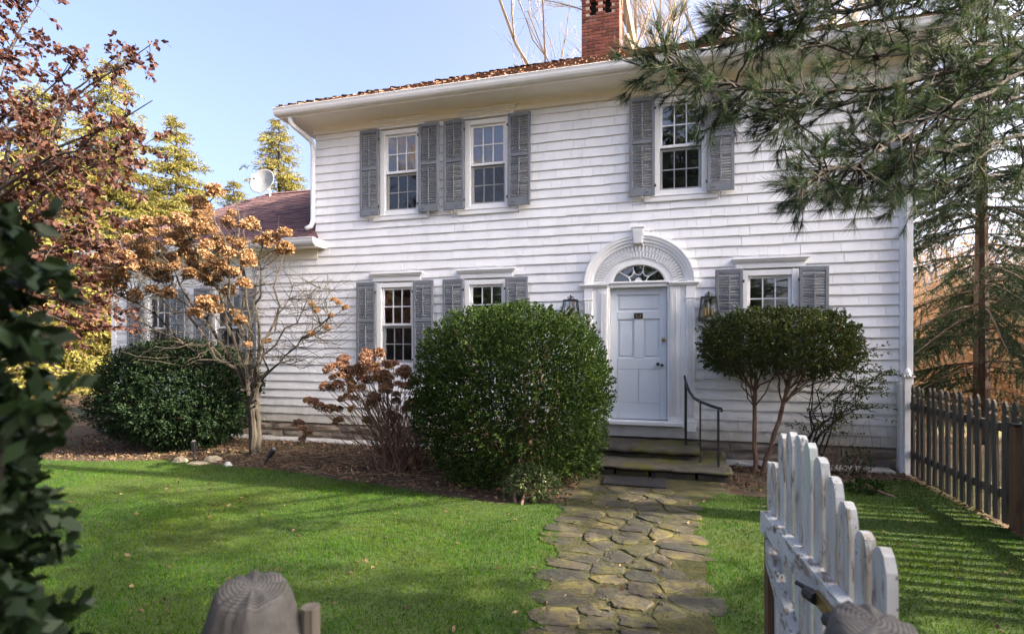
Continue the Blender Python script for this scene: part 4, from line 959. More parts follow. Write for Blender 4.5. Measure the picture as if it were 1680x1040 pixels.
o = link('lawn_grass', me, None, (0, 0, 0), M['grass']); tag(o, 'short mown green grass of the lawn', 'grass', kind='stuff')

# ---- fallen leaves and twigs
def litter(name, poly, n, lab, m='litter', L=.05):
    a = np.array(poly); P = np.column_stack([rng.uniform(a[:, 0].min(), a[:, 0].max(), n*3), rng.uniform(a[:, 1].min(), a[:, 1].max(), n*3)]); P = P[inpoly(P, poly)][:n]
    Dd = unit_rows(len(P)); Dd[:, 2] = np.abs(Dd[:, 2])*.3
    o = link(name, leaf_mesh(name, np.column_stack([P, rng.uniform(.0, .012, len(P))]), Dd, L*rng.uniform(.4, 1.2, len(P)), L*.55*rng.uniform(.4, 1.2, len(P))), None, (0, 0, 0), M[m]); return tag(o, lab, 'leaves', kind='stuff')
litter('leaf_litter', [(-10, -.3)]+[(x, y+.04) for x, y in bed_edge[1:]]+[(-.7, -.3)], 9000, 'brown leaf and bark litter covering the flower bed', L=.055)
litter('far_litter', [(-30, -2.4), (-10.2, -2.6), (-10.4, 6), (-30, 16)], 9000, 'brown fallen leaves on the ground beyond the wing', L=.13)
litter('fallen_leaves', [(-8, -6.8), (-8, -2.9), (-.7, -3.1), (.9, -2.1), (3.2, -.8), (3.2, -6)], 520, 'scattered dead leaves on the lawn', L=.05)
litter('fence_leaves', [(1.1, -1.9), (1.8, -1.5), (3.0, -.8), (3.30, -.9), (3.28, -4.4), (3.42, -4.4), (3.42, -.3), (1.1, -.3)], 1500, 'dead leaves drifted along the fence foot and border', L=.05)
mb = MB()
for k in range(150):
    x = rng.uniform(-5.6, -2.3); y = rng.uniform(-2.4, -1.2); a = rng.uniform(0, 3.14); L = rng.uniform(.15, .6); mb.tube(polyline((x, y, .015), (x+L*math.cos(a), y+L*math.sin(a)*.6, rng.uniform(.01, .06)), 3, .02, .03), .003, 3)
tag(mb.build('fallen_twigs', M['twig']), 'thin dead twigs lying under the hydrangeas', 'twigs', kind='stuff')

# ---- big box bush by the door
def bush(name, lab, c, r, ntips, per, slen, L, W, m, inner=0, seed=0, expo=2.4, lump=.10, trunk='bark_brown', stems=9, thin=None, bottom=-1., freq=2.2):
    base = (c[0], c[1], 0); t = thing(name, lab, 'bush' if 'tree' not in lab else 'tree', base)
    T, Dn = crown_shell(c, r, ntips, expo, lump, freq, seed, bottom=bottom)
    if thin is not None: k = thin(T); T, Dn = T[k], Dn[k]
    T[:, 2] = np.maximum(T[:, 2], .03)
    Dn = nrm(Dn+np.array((0, 0, .45))+rng.normal(0, .3, Dn.shape))
    a = shoots(T, Dn, per, slen, L, W)
    if inner:
        T2, D2 = crown_shell(c, r, inner, expo, lump, freq, seed, (.35, .82), bottom)
        if thin is not None: k = thin(T2); T2, D2 = T2[k], D2[k]
        T2[:, 2] = np.maximum(T2[:, 2], .03)
        b = shoots(T2, nrm(D2+rng.normal(0, .4, D2.shape)), max(3, per//3), slen*1.5, L*1.5, W*1.6); a = [np.concatenate(q) for q in zip(a, b)]
    k = a[0][:, 2] > .01; link('foliage', leaf_mesh('foliage', a[0][k]-np.array(base), a[1][k], a[2][k], a[3][k]), t, base, M[m])
    mb = MB()
    for k in range(stems):
        i = rng.integers(len(T)); e = T[i]*.92+np.array(c)*.08; p = np.array((c[0]+rng.normal(0, .12), c[1]+rng.normal(0, .12), -.02))
        mid = np.array((p[0]*.55+e[0]*.45, p[1]*.55+e[1]*.45, c[2]*.55)); pts = polyline(p, mid, 4, 0, .04)+polyline(mid, e, 4, .05, .05)[1:]; mb.tube(pts, taper(.024, .005, 8), 5)
        for q in range(4):
            j = rng.integers(3, 8); mb.tube(polyline(pts[j], pts[j]+rng.normal(0, .35, 3)*np.array(r)*.6, 3, .05, .05), taper(.009, .003, 3), 3)
    mb.build('stems', M[trunk], t); return t
def box_thin(T):     # the clipped bush is hollow and see-through low down in front
    lowp = np.clip((1.15-T[:, 2])/1.0, 0, 1); return rng.uniform(0, 1, len(T)) > lowp*.55*(n3(T, 2.6, 4.)*.8+.6)
bush('box_bush', 'large rounded clipped green box bush left of the front door', (-1.43, -1.98, 1.03), (1.13, .93, 1.06), 8400, 15, .055, .026, .017, 'box_leaf', 6500, 3, 3.1, .13, thin=box_thin, stems=16)
bush('variegated_shrub', 'small pale variegated shrub at the foot of the box bush', (-1.0, -2.72, .16), (.30, .15, .18), 420, 9, .05, .024, .015, 'varieg', 80, 5, 2.0, .2, stems=5)
bush('evergreen_bush', 'wide dark evergreen bush left of the hydrangea tree', (-7.35, -1.25, .86), (1.28, .95, .86), 5200, 12, .075, .042, .020, 'dark_leaf', 3800, 7, 2.3, .14, stems=14)
bush('foundation_plant', 'small leafy plant by the foundation near the fence', (2.75, -.55, .17), (.15, .13, .19), 90, 6, .05, .03, .016, 'top_leaf', 0, 13, 2.0, .2, stems=4)
bush('lawn_weed', 'low leafy weed growing in the grass near the picket fence', (2.55, -1.45, .05), (.16, .10, .06), 60, 6, .04, .045, .028, 'box_leaf', 0, 15, 2.0, .2, stems=2)

# ---- two-stemmed clipped topiary and the loose shrub beside it
tp = thing('topiary_tree', 'flat-topped clipped topiary tree on two thin trunks by the handrail', 'tree', (1.55, -.72, 0))
c = (1.79, -.70, 1.66); r_ = (.92, .62, .45)
T, Dn = crown_shell(c, r_, 3300, 2.5, .12, 2.4, 21, (.80, 1.03)); k = T[:, 2] > 1.36-.12*np.abs(T[:, 0]-1.8)+rng.normal(0, .07, len(T)); T, Dn = T[k], Dn[k]
k = (T[:, 0] < 2.55) | (T[:, 2] < 1.9); T, Dn = T[k], Dn[k]
a = shoots(T, nrm(Dn+np.array((0, 0, .6))), 15, .05, .028, .018); T2, D2 = crown_shell(c, (.9, .55, .36), 900, 2.5, .1, 2.4, 21, (.3, .85)); T2[:, 2] = np.maximum(T2[:, 2], 1.42)
b = shoots(T2, D2, 6, .07, .04, .025); a = [np.concatenate(q) for q in zip(a, b)]
link('crown', leaf_mesh('crown', a[0]-np.array((1.55, -.72, 0)), *a[1:]), tp, (1.55, -.72, 0), M['top_leaf'])
mb = MB()
for p0, p1, kx in (((1.50, -.74, -.02), (1.53, -.70, 1.22), -.25), ((1.60, -.72, -.02), (1.93, -.72, 1.24), .25)):
    pts = polyline(p0, p1, 7, 0, .018); mb.tube(pts, taper(.032, .024, 7), 7)
    for q in range(16):
        e = np.array((p1[0]+kx*.6+rng.uniform(-.72, .72), -.70+rng.uniform(-.5, .5), rng.uniform(1.36, 1.7))); j = rng.integers(5, 8); pp = polyline(pts[j], e, 5, .06, .05); mb.tube(pp, taper(.013, .004, 5), 4)
        for s in range(3):
            i = rng.integers(2, 5); mb.tube(polyline(pp[i], pp[i]+np.array((rng.normal(0, .15), rng.normal(0, .15), rng.uniform(.02, .18))), 2, 0, .05), .003, 3)
mb.build('trunk', M['bark_brown'], tp)
ls = thing('loose_shrub', 'loose open shrub with sparse leaves right of the topiary', 'shrub', (2.25, -.45, 0)); mb = MB(); T = []; Dn = []
for k in range(11):
    e = np.array((rng.uniform(2.25, 3.12), rng.uniform(-.9, -.2), 0.)); e[2] = 1.55-.75*abs(e[0]-2.55)+rng.uniform(-.35, .12); p = np.array((2.2+rng.normal(0, .06), -.45+rng.normal(0, .06), -.02))
    pts = polyline(p, e, 7, .10, .04); mb.tube(pts, taper(.014, .004, 7), 4)
    for q in range(13):
        j = rng.integers(3, 8); f = pts[j]+np.array((rng.normal(.08, .17), rng.normal(0, .17), rng.uniform(-.10, .16))); pp = polyline(pts[j], f, 3, .04, .06); mb.tube(pp, taper(.005, .002, 3), 3)
        if rng.uniform() < (.95 if f[0] > 2.6 or f[2] > 1.25 else .25):
            for g in (1, 2, 3): T.append(pp[g]); Dn.append(f-pts[j])
    for q in range(5): T.append(pts[7]+rng.normal(0, .05, 3)); Dn.append(rng.normal(0, 1, 3))
mb.build('stems', M['bark_dark'], ls); T, Dn = np.array(T), nrm(np.array(Dn)); a = shoots(T, Dn, 9, .07, .034, .019)
link('foliage', leaf_mesh('foliage', a[0]-np.array((2.25, -.45, 0)), *a[1:]), ls, (2.25, -.45, 0), M['top_leaf'])
mb = MB(); dg = thing('dead_stalks', 'thin dry dead stalks beside the pale ledge at the foundation', 'plant', (2.55, -.4, 0))
for k in range(40):
    p = np.array((2.5+rng.normal(0, .14), -.35+rng.normal(0, .08), 0)); mb.tube(polyline(p, p+np.array((rng.normal(0, .2), rng.normal(0, .1), rng.uniform(.25, .75))), 4, 0, .05), taper(.004, .0015, 4), 3)
mb.build('stalks', M['twig'], dg)

# ---- dried hydrangea heads (shared ball meshes) on stems
def head_mesh(seed, m, n=330):
    d = unit_rows(n); d[:, 2] = np.where(d[:, 2] < -.55, -d[:, 2], d[:, 2]); rr = rng.uniform(.55, 1., n)*(1+.16*n3(d, 2., seed)); P = d*rr[:, None]*np.array((1, 1, .86))
    i = np.repeat(np.arange(n), 2); Dd = nrm(d[i]*.5+unit_rows(2*n)); me = leaf_mesh('flower_head', P[i]-Dd*.1, Dd, .34*rng.uniform(.7, 1.2, 2*n), .24*rng.uniform(.7, 1.2, 2*n)); me.materials.append(M[m]); return me
HM = [head_mesh(k, 'petal') for k in range(4)]; HR = [head_mesh(k+9, 'petal_red') for k in range(3)]
def heads(t, spots, meshes, size):
    for p, s in spots:
        o = link('flower_head', meshes[rng.integers(len(meshes))], t, tuple(p)); q = size*s; o.scale = (q, q*rng.uniform(.85, 1.1), q*rng.uniform(.8, 1.05)); o.rotation_euler = (rng.uniform(-.5, .5), rng.uniform(-.5, .5), rng.uniform(0, 6.3))
ht = thing('hydrangea_tree', 'leafless hydrangea tree with a wide crown of dried orange flower heads', 'tree', (-5.65, -1.45, 0))
hc = [(745,95),(665,195),(640,165),(825,290),(930,310),(975,300),(1060,420),(1100,385),(1185,355),(1185,455),(960,540),(945,500),(310,290),(400,290),(490,310),(570,310),(650,330),(720,340),(240,320),(175,400),(350,440),(250,450),(480,410),(550,420),(470,510),(560,490),(620,560),(700,430),(780,450),(830,480),(905,420),(840,410),(180,500),(60,520),(100,560),(40,640),(150,640),(320,620),(390,580),(300,500),(280,560),(345,720),(235,750),(130,690),(60,700),(770,570),(850,610),(740,550),(700,660),(750,640),(720,780),(680,800),(740,840),(615,865),(870,870),(900,910),(830,720),(925,680),(190,560),(20,580),(640,250),(610,370),(680,500),(580,620),(480,560),(410,640),(700,240),(340,360),(440,360),(530,370),(760,390),(90,450),(130,610),(10,520),(1030,410)]
spots = []
for a, b in hc:
    spots.append((at(160+a*.2595, 290+b*.2595, rng.uniform(7.4, 8.7)), rng.uniform(.8, 1.15)))
    if a < 900 and b < 680: spots.append((at(160+a*.2595+rng.normal(0, 14), 290+b*.2595+rng.normal(4, 12), rng.uniform(7.4, 8.7)), rng.uniform(.6, .95)))
small = [(555,497),(567,505),(512,500),(520,510),(543,518),(537,538),(510,547),(548,492),(440,560),(407,565)]
sp2 = [(at(a, b, rng.uniform(7.5, 7.9)), rng.uniform(.8, 1.1)) for a, b in small]
heads(ht, spots, HM, .118); heads(ht, sp2, HM, .062)
tk = MB(); base = np.array((-5.65, -1.45, -.03)); fork = np.array((-5.72, -1.45, 1.02))
for dx, dy, r0 in ((0, 0, .062), (.045, .03, .045), (-.04, .02, .04)):
    tk.tube(polyline(base+np.array((dx, dy, 0)), fork+np.array((dx*1.6, dy, rng.uniform(-.15, .1))), 7, 0, .02), [r0*1.25, r0, r0*.95, r0*.9, r0*.9, r0*.92, r0*.85, r0*.7], 9)
for k in range(10): z = rng.uniform(.7, 1.1); p = np.array((-5.69, -1.45, z)); tk.tube([p, p+np.array((rng.normal(0, .1), rng.normal(-.05, .06), rng.uniform(.02, .09)))], [.022, .016], 6)
tk.build('trunk', M['bark_grey'], ht)
br = MB()
limbs = []
for k in range(17):     # main limbs fanning out
    a, b = [(345, 330), (300, 370), (240, 390), (200, 440), (400, 350), (430, 380), (470, 400), (380, 300), (180, 500), (330, 420), (520, 470), (540, 520), (360, 470), (260, 460), (170, 470), (480, 470), (420, 470)][k]
    e = at(a, b, rng.uniform(7.4, 8.8)); j = fork+np.array((rng.normal(0, .05), rng.normal(0, .05), rng.uniform(-.45, .05))); pts = polyline(j, e, 9, .06 if a < 440 else .02, .022); rr = taper(.030 if k < 8 else .02, .006, 9); br.tube(pts, rr, 5, cap=False); limbs.append(pts)
LP = np.array([p for l in limbs for p in l[3:]])
def attach(e, r0=.008):
    d = np.linalg.norm(LP-e, axis=1)+np.maximum(0, LP[:, 2]-e[2]+.05)*1.5; j = LP[np.argsort(d)[rng.integers(0, 4)]]; pts = polyline(j, e, 5, -.05, .05); br.tube(pts, taper(r0, .0032, 5), 3, cap=False); return pts
for e, s in spots+sp2:
    pts = attach(e)
    for q in range(2): i = rng.integers(1, 5); br.tube(polyline(pts[i], pts[i]+rng.normal(0, .17, 3)+np.array((0, 0, .05)), 3, 0, .06), taper(.004, .0015, 3), 3, cap=False)
for k in range(330):   # fine bare twigs, many sweeping left and right
    a = rng.uniform(165, 580); b = rng.uniform(400, 600) if a < 480 else rng.uniform(450, 600); e = at(a, b, rng.uniform(7.4, 8.8)); pts = attach(e, .006)
    for q in range(2): i = rng.integers(2, 6); br.tube(polyline(pts[i], pts[i]+rng.normal(0, .16, 3), 2, 0, .05), .0016, 3, cap=False)
br.build('branches', M['bark_grey'], ht)
hb = thing('hydrangea_bush', 'low hydrangea bush with russet dried flower heads left of the box bush', 'bush', (-3.1, -1.75, 0))
bc = [(208,422),(300,398),(348,398),(185,450),(200,485),(270,460),(320,460),(380,440),(410,440),(130,530),(155,535),(185,525),(65,588),(110,612),(155,620),(240,520),(310,505),(345,500),(390,500),(440,480),(470,490),(455,530),(370,540),(330,570),(250,578),(200,580),(420,590),(480,600),(425,660),(320,600),(385,530),(400,770),(25,683),(62,720),(300,465),(350,480),(430,520),(490,520),(280,500),(500,620),(300,435),(225,465),(455,465),(230,500)]
sp3 = [(at(480+a*.404, 420+b*.404, rng.uniform(6.8, 7.6)), rng.uniform(.75, 1.15)) for a, b in bc]; sp3 += [(p+rng.normal(0, .09, 3), s*.85) for p, s in sp3[:34]]; heads(hb, sp3, HR+HM[:1], .084)
br = MB()
for e, s in sp3:
    p = np.array((-3.05+rng.normal(0, .13), -1.75+rng.normal(0, .12), -.02)); br.tube(polyline(p, e, 6, .03, .025), taper(.007, .004, 6), 4, cap=False)
for k in range(190):
    p = np.array((-3.05+rng.normal(0, .16), -1.75+rng.normal(0, .14), -.02)); a = rng.uniform(0, 6.28); L = rng.uniform(.3, .95); e = p+np.array((math.cos(a)*L*.75, math.sin(a)*L*.5, rng.uniform(.25, 1.05))); pts = polyline(p, e, 5, .02, .03); br.tube(pts, taper(.006, .0025, 5), 3, cap=False)
    for q in range(2): i = rng.integers(2, 6); br.tube(polyline(pts[i], pts[i]+rng.normal(0, .09, 3)+np.array((0, 0, .08)), 2, 0, .05), .002, 3, cap=False)
br.build('stems', M['bark_brown'], hb)

# ---- foreground hedge
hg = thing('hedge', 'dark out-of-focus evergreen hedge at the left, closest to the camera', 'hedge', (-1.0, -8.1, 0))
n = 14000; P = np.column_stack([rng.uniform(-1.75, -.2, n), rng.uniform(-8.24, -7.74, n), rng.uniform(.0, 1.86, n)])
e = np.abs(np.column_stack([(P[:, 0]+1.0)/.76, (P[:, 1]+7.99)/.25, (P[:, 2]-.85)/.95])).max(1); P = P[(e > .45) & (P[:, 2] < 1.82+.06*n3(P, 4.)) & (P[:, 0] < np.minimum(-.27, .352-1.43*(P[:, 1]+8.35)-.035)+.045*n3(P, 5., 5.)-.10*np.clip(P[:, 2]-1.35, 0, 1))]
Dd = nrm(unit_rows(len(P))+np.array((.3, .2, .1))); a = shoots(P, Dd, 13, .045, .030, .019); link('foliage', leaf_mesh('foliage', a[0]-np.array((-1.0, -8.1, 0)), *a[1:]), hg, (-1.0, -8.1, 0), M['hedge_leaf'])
mb = MB()
for k in range(22):
    x = rng.uniform(-1.6, -.36); p = np.array((x, -8.08+rng.normal(0, .05), 0)); mb.tube(polyline(p, p+np.array((rng.normal(0, .1), rng.normal(0, .1), rng.uniform(1.2, 1.6))), 6, 0, .02), taper(.012, .005, 6), 6)
mb.build('stems', M['bark_dark'], hg)

# ---- spruces
def make_spruce(name, lab, pos, H, rad, m, seed, dens=1., near=False, low=.0, group=None, droop=.28, cat='tree', tw=1.):
    t = thing(name, lab, cat, pos, group); mb = MB(); lean = rng.normal(0, .01, 2)*H
    tr = [np.array((lean[0]*f, lean[1]*f, H*f)) for f in np.linspace(0, 1, 10)]; mb.tube(tr, [H*(.012 if near else .018)*(1-f)**.9+.006 for f in np.linspace(0, 1, 10)], 8)
    PP, DD, LL, WW = [], [], [], []; z = max(low, .04*H)
    while z < H*.985:
        f = z/H; k = rng.integers(4, 7); L0 = rad*(1-f)**.68*rng.uniform(.8, 1.15)+.12
        for i in range(k):
            a = rng.uniform(0, 6.283); L = L0*rng.uniform(.62, 1.15); el = .42*f-.10+rng.normal(0, .08); o = np.array((lean[0]*f, lean[1]*f, z+rng.normal(0, .08)))
            hd = np.array((math.cos(a), math.sin(a), 0)); ns = 6; pts = []
            for s in range(ns+1):
                q = s/ns; pts.append(o+hd*L*q+np.array((0, 0, L*(el*q-droop*q*q*1.3+.16*q**4))))
            mb.tube(pts, taper((.005+.006*L) if near else (.008+.010*L), .003, ns), 4 if near else 3, cap=False)
            nt_ = int((10+11*L)*dens)
            for s in range(nt_):
                q = rng.uniform(.12, 1.); j = min(int(q*ns), ns-1); p = pts[j]+(pts[j+1]-pts[j])*(q*ns-j); ax = (pts[j+1]-pts[j]); ax /= np.linalg.norm(ax); sd = np.cross(ax, (0, 0, 1.)); sd /= np.linalg.norm(sd)
                d = ax*rng.uniform(.25, .9)+sd*rng.choice((-1, 1))*rng.uniform(.3, 1.)+np.array((0, 0, rng.uniform(-.75, .08))); d /= np.linalg.norm(d); tl = (.16+.20*min(L, 2.2)*(1-q*.55))*rng.uniform(.6, 1.2)*tw
                if near:
                    nn_ = int(tl*300); u_ = rng.uniform(0, 1, nn_)[:, None]; PP.append(p+d*tl*u_+np.array((0, 0, -.12*tl))*u_**2); DD.append(nrm(d*1.0+unit_rows(nn_)*1.0)); LL.append(rng.uniform(.026, .046, nn_)); WW.append(np.full(nn_, .0085))
                else:
                    u_ = np.arange(5)[:, None]; PP.append(p+d*tl*.21*u_); DD.append(d+rng.normal(0, .45, (5, 3))+np.array((0, 0, -.35))); LL.append(np.full(5, tl*.48)); WW.append(np.full(5, tl*.15))
        z += H*(.016 if not near else .021)*rng.uniform(.7, 1.3)*(1.25-f*.5)
    mb.build('trunk', M['bark_dark' if not near else 'bark_brown2'], t).location = (0, 0, 0); P, Dd, L, W = map(np.concatenate, (PP, DD, LL, WW))
    me = (needle_mesh if near else leaf_mesh)('crown', P, Dd, L, W); o = link('crown', me, t, pos, M[m]); return t
gp = at(62, 568, 19); s1 = make_spruce('spruce_tree', 'tall yellow-green spruce at the far left behind the maple', (gp[0], gp[1], 0), 10.8, 3.7, 'spruce', 1, group='sunlit spruces behind the wing')
gp = at(185, 568, 22); s2 = make_spruce('spruce_tree', 'broad spruce behind the brown maple leaves, left of the wing', (gp[0], gp[1], 0), 13.4, 3.9, 'spruce', 2, group='sunlit spruces behind the wing')
gp = at(292, 568, 24); s3 = make_spruce('spruce_tree', 'dense yellow-green spruce rising above the hydrangea tree', (gp[0], gp[1], 0), 11.9, 3.5, 'spruce', 3, group='sunlit spruces behind the wing')
gp = at(458, 568, 25); s4 = make_spruce('spruce_tree', 'single pointed spruce behind the satellite dish', (gp[0], gp[1], 0), 12.4, 3.1, 'spruce', 4, dens=.9, group='sunlit spruces behind the wing')
gp = at(384, 568, 27); s5 = make_spruce('spruce_tree', 'small distant spruce tip left of the satellite dish', (gp[0], gp[1], 0), 10.0, 2.0, 'spruce', 5, group='sunlit spruces behind the wing')
s6 = make_spruce('dark_spruce', 'dark green spruce with bare trunk right of the house', (5.55, 2.6, 0), 10.5, 3.0, 'spruce_dark', 6, dens=1.35, near=True, low=.7, droop=.34)
def copy_of(src, lab, pos, sc_, rz, group):
    c = copy_tree(src); c.location = pos; c.scale = (sc_[0], sc_[0], sc_[1]); c.rotation_euler = (0, 0, rz); c['label'] = lab; c['group'] = group
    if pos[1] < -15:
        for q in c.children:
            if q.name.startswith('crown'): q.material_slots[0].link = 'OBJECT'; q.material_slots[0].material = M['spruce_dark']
    return c

# ---- bare trees behind the roof
def bare(name, lab, pos, H, m, seed, kids=(8, 6, 6, 5), lean=(0, 0), group='bare trees behind the house'):
    t = thing(name, lab, 'tree', pos, group); mb = MB(); cfg = dict(wob=.11, up=.07, tap=.42, max=4, kids=kids, start=.32, ang=(.30, .85), len=(.42, .72), rk=.55, rmin=.007)
    grow(mb, (0, 0, 0), (lean[0], lean[1], 1), H*.75, H*.014, 0, cfg); o = mb.build('trunk', M[m], t); o.location = (0, 0, 0); return t
b1 = None
for x, lab, dd, H, ln in ((1050, 'bare pale tree rising just right of the chimney', 20, 19, (0, 0)), (1118, 'bare forked tree behind the roof, midway between chimney and pine', 21, 17, (.05, 0)), (1190, 'bare tree behind the pine branch tip above the roof', 26, 22, (-.04, 0)), (915, 'bare tree with thin twigs just left of the chimney', 30, 17, (.05, 0)), (1290, 'bare tree mostly behind the pine boughs over the roof', 28, 20, (0, 0))):
    gp = at(x, 568, dd); b = bare('bare_tree', lab, (gp[0], gp[1], 0), H, 'bark_pale', x, lean=ln); b1 = b1 or b

# ---- brown-leaved maple reaching in from the left
mp_ = thing('maple_tree', 'maple with withered brown leaves reaching in from the left', 'tree', (-7.3, -4.75, 0)); mb = MB(); T = []; Dn = []
tb0 = np.array((-7.3, -4.75, 0)); mb.tube(polyline(tb0, tb0+np.array((.15, .1, 2.0)), 6, 0, .03), taper(.13, .09, 6), 9); fk = tb0+np.array((.15, .1, 1.9))
tg = [(245,75),(205,80),(130,95),(250,165),(235,240),(215,285),(60,10),(30,60),(75,120),(20,180),(190,330),(130,330),(70,300),(150,400),(90,420),(40,350),(185,440),(130,500),(90,520),(150,540),(190,510),(215,200),(160,140),(110,250),(60,460),(170,260),(20,-40),(-40,40),(-60,150),(-40,300),(110,570),(60,560),(160,470),(110,380),(200,390)]
for a, b in tg:
    e = at(a, b, rng.uniform(4.9, 6.6)); pts = polyline(fk+rng.normal(0, .1, 3), e, 9, .10, .02); mb.tube(pts, taper(.030, .004, 9), 5, cap=False)
    for q in range(17):
        j = rng.integers(5, 10); s = rng.uniform(.12, .36); f = pts[j]+rng.normal(0, s*.55, 3)+np.array((.04, 0, .03)); pp = polyline(pts[j], f, 3, .05, .06); mb.tube(pp, taper(.005, .0018, 3), 3, cap=False); T += [pp[2], pp[3]]; Dn += [f-pts[j]]*2
mb.build('trunk', M['bark_dark'], mp_); T, Dn = np.array(T), nrm(np.array(Dn)); k = rng.uniform(0, 1, len(T)) < .8; T, Dn = T[k], Dn[k]
a = shoots(T, Dn, 12, .10, .060, .044, 1.6, .6); a[1][:, 2] -= .35; link('crown', leaf_mesh('crown', a[0]-tb0, *a[1:]), mp_, tuple(tb0), M['maple'])

# ---- white pine whose boughs hang in from the right
pine = thing('pine_tree', 'white pine with long-needled boughs hanging in from the upper right', 'tree', (4.6, -2.6, 0)); mb = MB(); pb = np.array((4.6, -2.6, 0)); TT = []; TD = []
mb.tube(polyline(pb, pb+np.array((.1, .1, 9.)), 9, 0, .004), taper(.20, .06, 9), 10)
limbs = [[(1680, 88, 3.5), (1510, 130, 3.3), (1380, 150, 3.2), (1250, 150, 3.1), (1150, 125, 3.05), (1085, 110, 3.0)],
 [(1700, -40, 3.7), (1560, -15, 3.5), (1400, 15, 3.4), (1280, 30, 3.3), (1190, 18, 3.2)],
 [(1690, 60, 3.8), (1560, 80, 3.6), (1430, 90, 3.5), (1320, 80, 3.3), (1200, 55, 3.2)],
 [(1680, 120, 3.2), (1570, 175, 3.1), (1470, 230, 3.0), (1390, 270, 2.95), (1325, 300, 2.9)],
 [(1690, 110, 3.6), (1540, 140, 3.5), (1430, 165, 3.4), (1330, 175, 3.3), (1260, 180, 3.2)],
 [(1690, 225, 3.5), (1590, 235, 3.4), (1510, 255, 3.35), (1440, 285, 3.3)],
 [(1700, -110, 3.4), (1560, -70, 3.3), (1430, -30, 3.2), (1330, -5, 3.1)],
 [(1690, 20, 4.3), (1600, 40, 4.2), (1500, 50, 4.1), (1400, 55, 4.0)],
 [(1690, 290, 3.9), (1600, 295, 3.8), (1530, 300, 3.7), (1470, 310, 3.6)],
 [(1700, 150, 4.4), (1600, 190, 4.2), (1520, 215, 4.1), (1440, 235, 4.0), (1380, 250, 3.9)]]
for li, L_ in enumerate(limbs):
    W_ = [at(*q) for q in L_]; st_ = pb+np.array((.05, .05, W_[0][2]+.25)); ctrl = [st_]+W_; pts = []
    for a, b in zip(ctrl, ctrl[1:]):
        for s in range(4): pts.append(a+(b-a)*s/4+rng.normal(0, .012, 3))
    pts.append(ctrl[-1]); n = len(pts)-1; big = .028 if li == 0 else .017; mb.tube(pts, taper(big, .006, n), 6, cap=False)
    for q in range(int((2.2 if li in (5, 7, 8, 9) else 3.0)*n)):
        j = rng.integers(4, n+1); dirn = pts[min(j, n)]-pts[max(j-2, 0)]; dirn /= np.linalg.norm(dirn); s = rng.uniform(.16, .46)*(1-.35*j/n); d = dirn*rng.uniform(.35, 1.)+rng.normal(0, .42, 3); d[2] -= .06; d /= np.linalg.norm(d); e = pts[j]+d*s; pp = polyline(pts[j], e, 4, -.06, .04); mb.tube(pp, taper(.007, .003, 4), 4, cap=False); TT.append(pp[4]); TD.append(pp[4]-pp[3])
        if rng.uniform() < .75: TT.append(pp[3]); TD.append(pp[3]-pp[1])
        for g in range(2):
            d2 = nrm((d+rng.normal(0, .6, 3))[None])[0]; f = pp[2]+d2*rng.uniform(.07, .2); mb.tube([pp[2], f], [.004, .0025], 3, cap=False); TT.append(f); TD.append(d2)
mb.build('trunk', M['bark_dark'], pine); TT, TD = np.array(TT), nrm(np.array(TD)); per = 46; i = np.repeat(np.arange(len(TT)), per); u_ = rng.uniform(-.5, .1, len(i))[:, None]
P = TT[i]+TD[i]*.09*u_; Dd = nrm(TD[i]*1.15+unit_rows(len(i))*.75+np.array((0, 0, -.12))); link('crown', needle_mesh('crown', P-pb, Dd, rng.uniform(.075, .125, len(i)), .0026), pine, tuple(pb), M['pine'])

# ---- sunlit thicket and woods beyond the right corner
mb = MB()
for k in range(2600):
    t_ = rng.uniform(11, 24); u_ = rng.uniform(1440, 1950); p = at(u_, 568, t_); p[2] = 0; h = rng.uniform(1.2, 4.6); a = rng.uniform(0, 6.28); e = p+np.array((math.cos(a)*h*.35, math.sin(a)*h*.35, h)); pts = polyline(p, e, 4, rng.uniform(-.1, .15), .05); mb.tube(pts, taper(rng.uniform(.008, .022), .004, 4), 3, cap=False)
    for q in range(3): i = rng.integers(1, 5); mb.tube(polyline(pts[i], pts[i]+rng.normal(0, .5, 3)+np.array((0, 0, .3)), 2, 0, .06), [.006, .005, .003], 3, cap=False)
tag(mb.build('thicket', M['twig']), 'tangle of thin tan brush beyond the picket fence', 'brush', kind='stuff')
P = []; n = 16000; t_ = rng.uniform(12, 27, n); u_ = rng.uniform(1440, 1950, n)
P = np.column_stack([C0[0]+t_*(FW[0]+(u_-840)/887*RT[0]), C0[1]+t_*(FW[1]+(u_-840)/887*RT[1]), rng.uniform(0, 1, n)**1.3*5.2]); P = P[n3(P, .6) > -.12]
o = link('thicket_leaves', leaf_mesh('thicket_leaves', P, unit_rows(len(P)), rng.uniform(.06, .13, len(P)), rng.uniform(.03, .07, len(P))), None, (0, 0, 0), M['petal']); tag(o, 'dry orange leaves clinging to the brush beyond the fence', 'leaves', kind='stuff')
mb = MB()
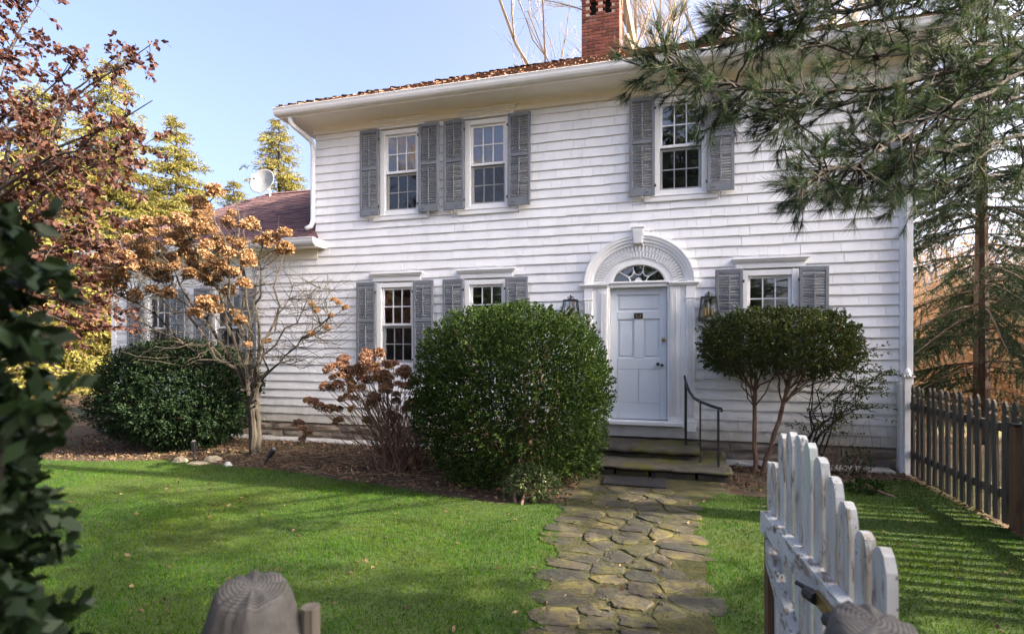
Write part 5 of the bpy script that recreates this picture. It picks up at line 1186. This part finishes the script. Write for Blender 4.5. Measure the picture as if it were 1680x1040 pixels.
for k in range(420):
    a = rng.uniform(-2.3, 1.0); d_ = rng.uniform(38, 75); x, y = C0[0]-math.sin(a)*d_*1., C0[1]+math.cos(a)*d_
    h = rng.uniform(5, 9); p = np.array((x, y, -.1)); pts = polyline(p, p+np.array((rng.normal(0, .6), rng.normal(0, .6), h)), 4, 0, .015); mb.tube(pts, taper(rng.uniform(.08, .2), .03, 4), 4, cap=False)
    for q in range(12): i = rng.integers(1, 5); mb.tube(polyline(pts[i], pts[i]+rng.normal(0, 1.5, 3)+np.array((0, 0, 1.5)), 2, 0, .06), [.05, .035, .012], 3, cap=False)
tag(mb.build('far_woods', M['bark_pale']), 'far leafless woods behind the house', 'woods', kind='stuff')

# ---- trees beyond the frame: right clump added to shade the lawn, others mirrored in glass
GR = 'spruces standing outside the frame'; ORD = ['first', 'second', 'third', 'fourth', 'fifth', 'sixth', 'seventh', 'eighth', 'ninth', 'tenth', 'eleventh', 'twelfth']
for i, x in enumerate(np.linspace(-19, 11, 11)):
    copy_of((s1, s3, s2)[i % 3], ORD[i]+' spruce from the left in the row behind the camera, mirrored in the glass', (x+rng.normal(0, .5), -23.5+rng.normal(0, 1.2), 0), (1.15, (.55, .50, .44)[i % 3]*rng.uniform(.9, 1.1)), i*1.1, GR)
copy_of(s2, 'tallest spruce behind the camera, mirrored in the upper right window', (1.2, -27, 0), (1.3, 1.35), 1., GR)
b = copy_tree(b1); b.location = (-12.5, -19, 0); b.scale = (.8, .8, .8); b['label'] = 'bare tree behind the camera, mirrored in the upper left windows'; b['group'] = 'trees mirrored in the glass'
b = copy_tree(b1); b.location = (-6.0, -18, 0); b.scale = (.7, .7, .75); b.rotation_euler = (0, 0, 2.); b['label'] = 'second bare tree behind the camera, mirrored in the upper middle window'; b['group'] = 'trees mirrored in the glass'
for i, (x, y, w_, h) in enumerate(((12.0, .35, 1.15, 11.0), (12.0, -6.75, 1.45, 11.0), (15.5, -9.6, 1.3, 13.0), (11.0, -11.0, 1.2, 10.5), (8.6, -6.9, 1.1, 9.0))):
    src, H = ((s2, 13.4), (s3, 11.9), (s1, 10.8))[i % 3]
    copy_of(src, ORD[i]+' unseen spruce added outside the right edge to shade the lawn', (x, y, 0), (w_, h/H), i*1.3, GR)
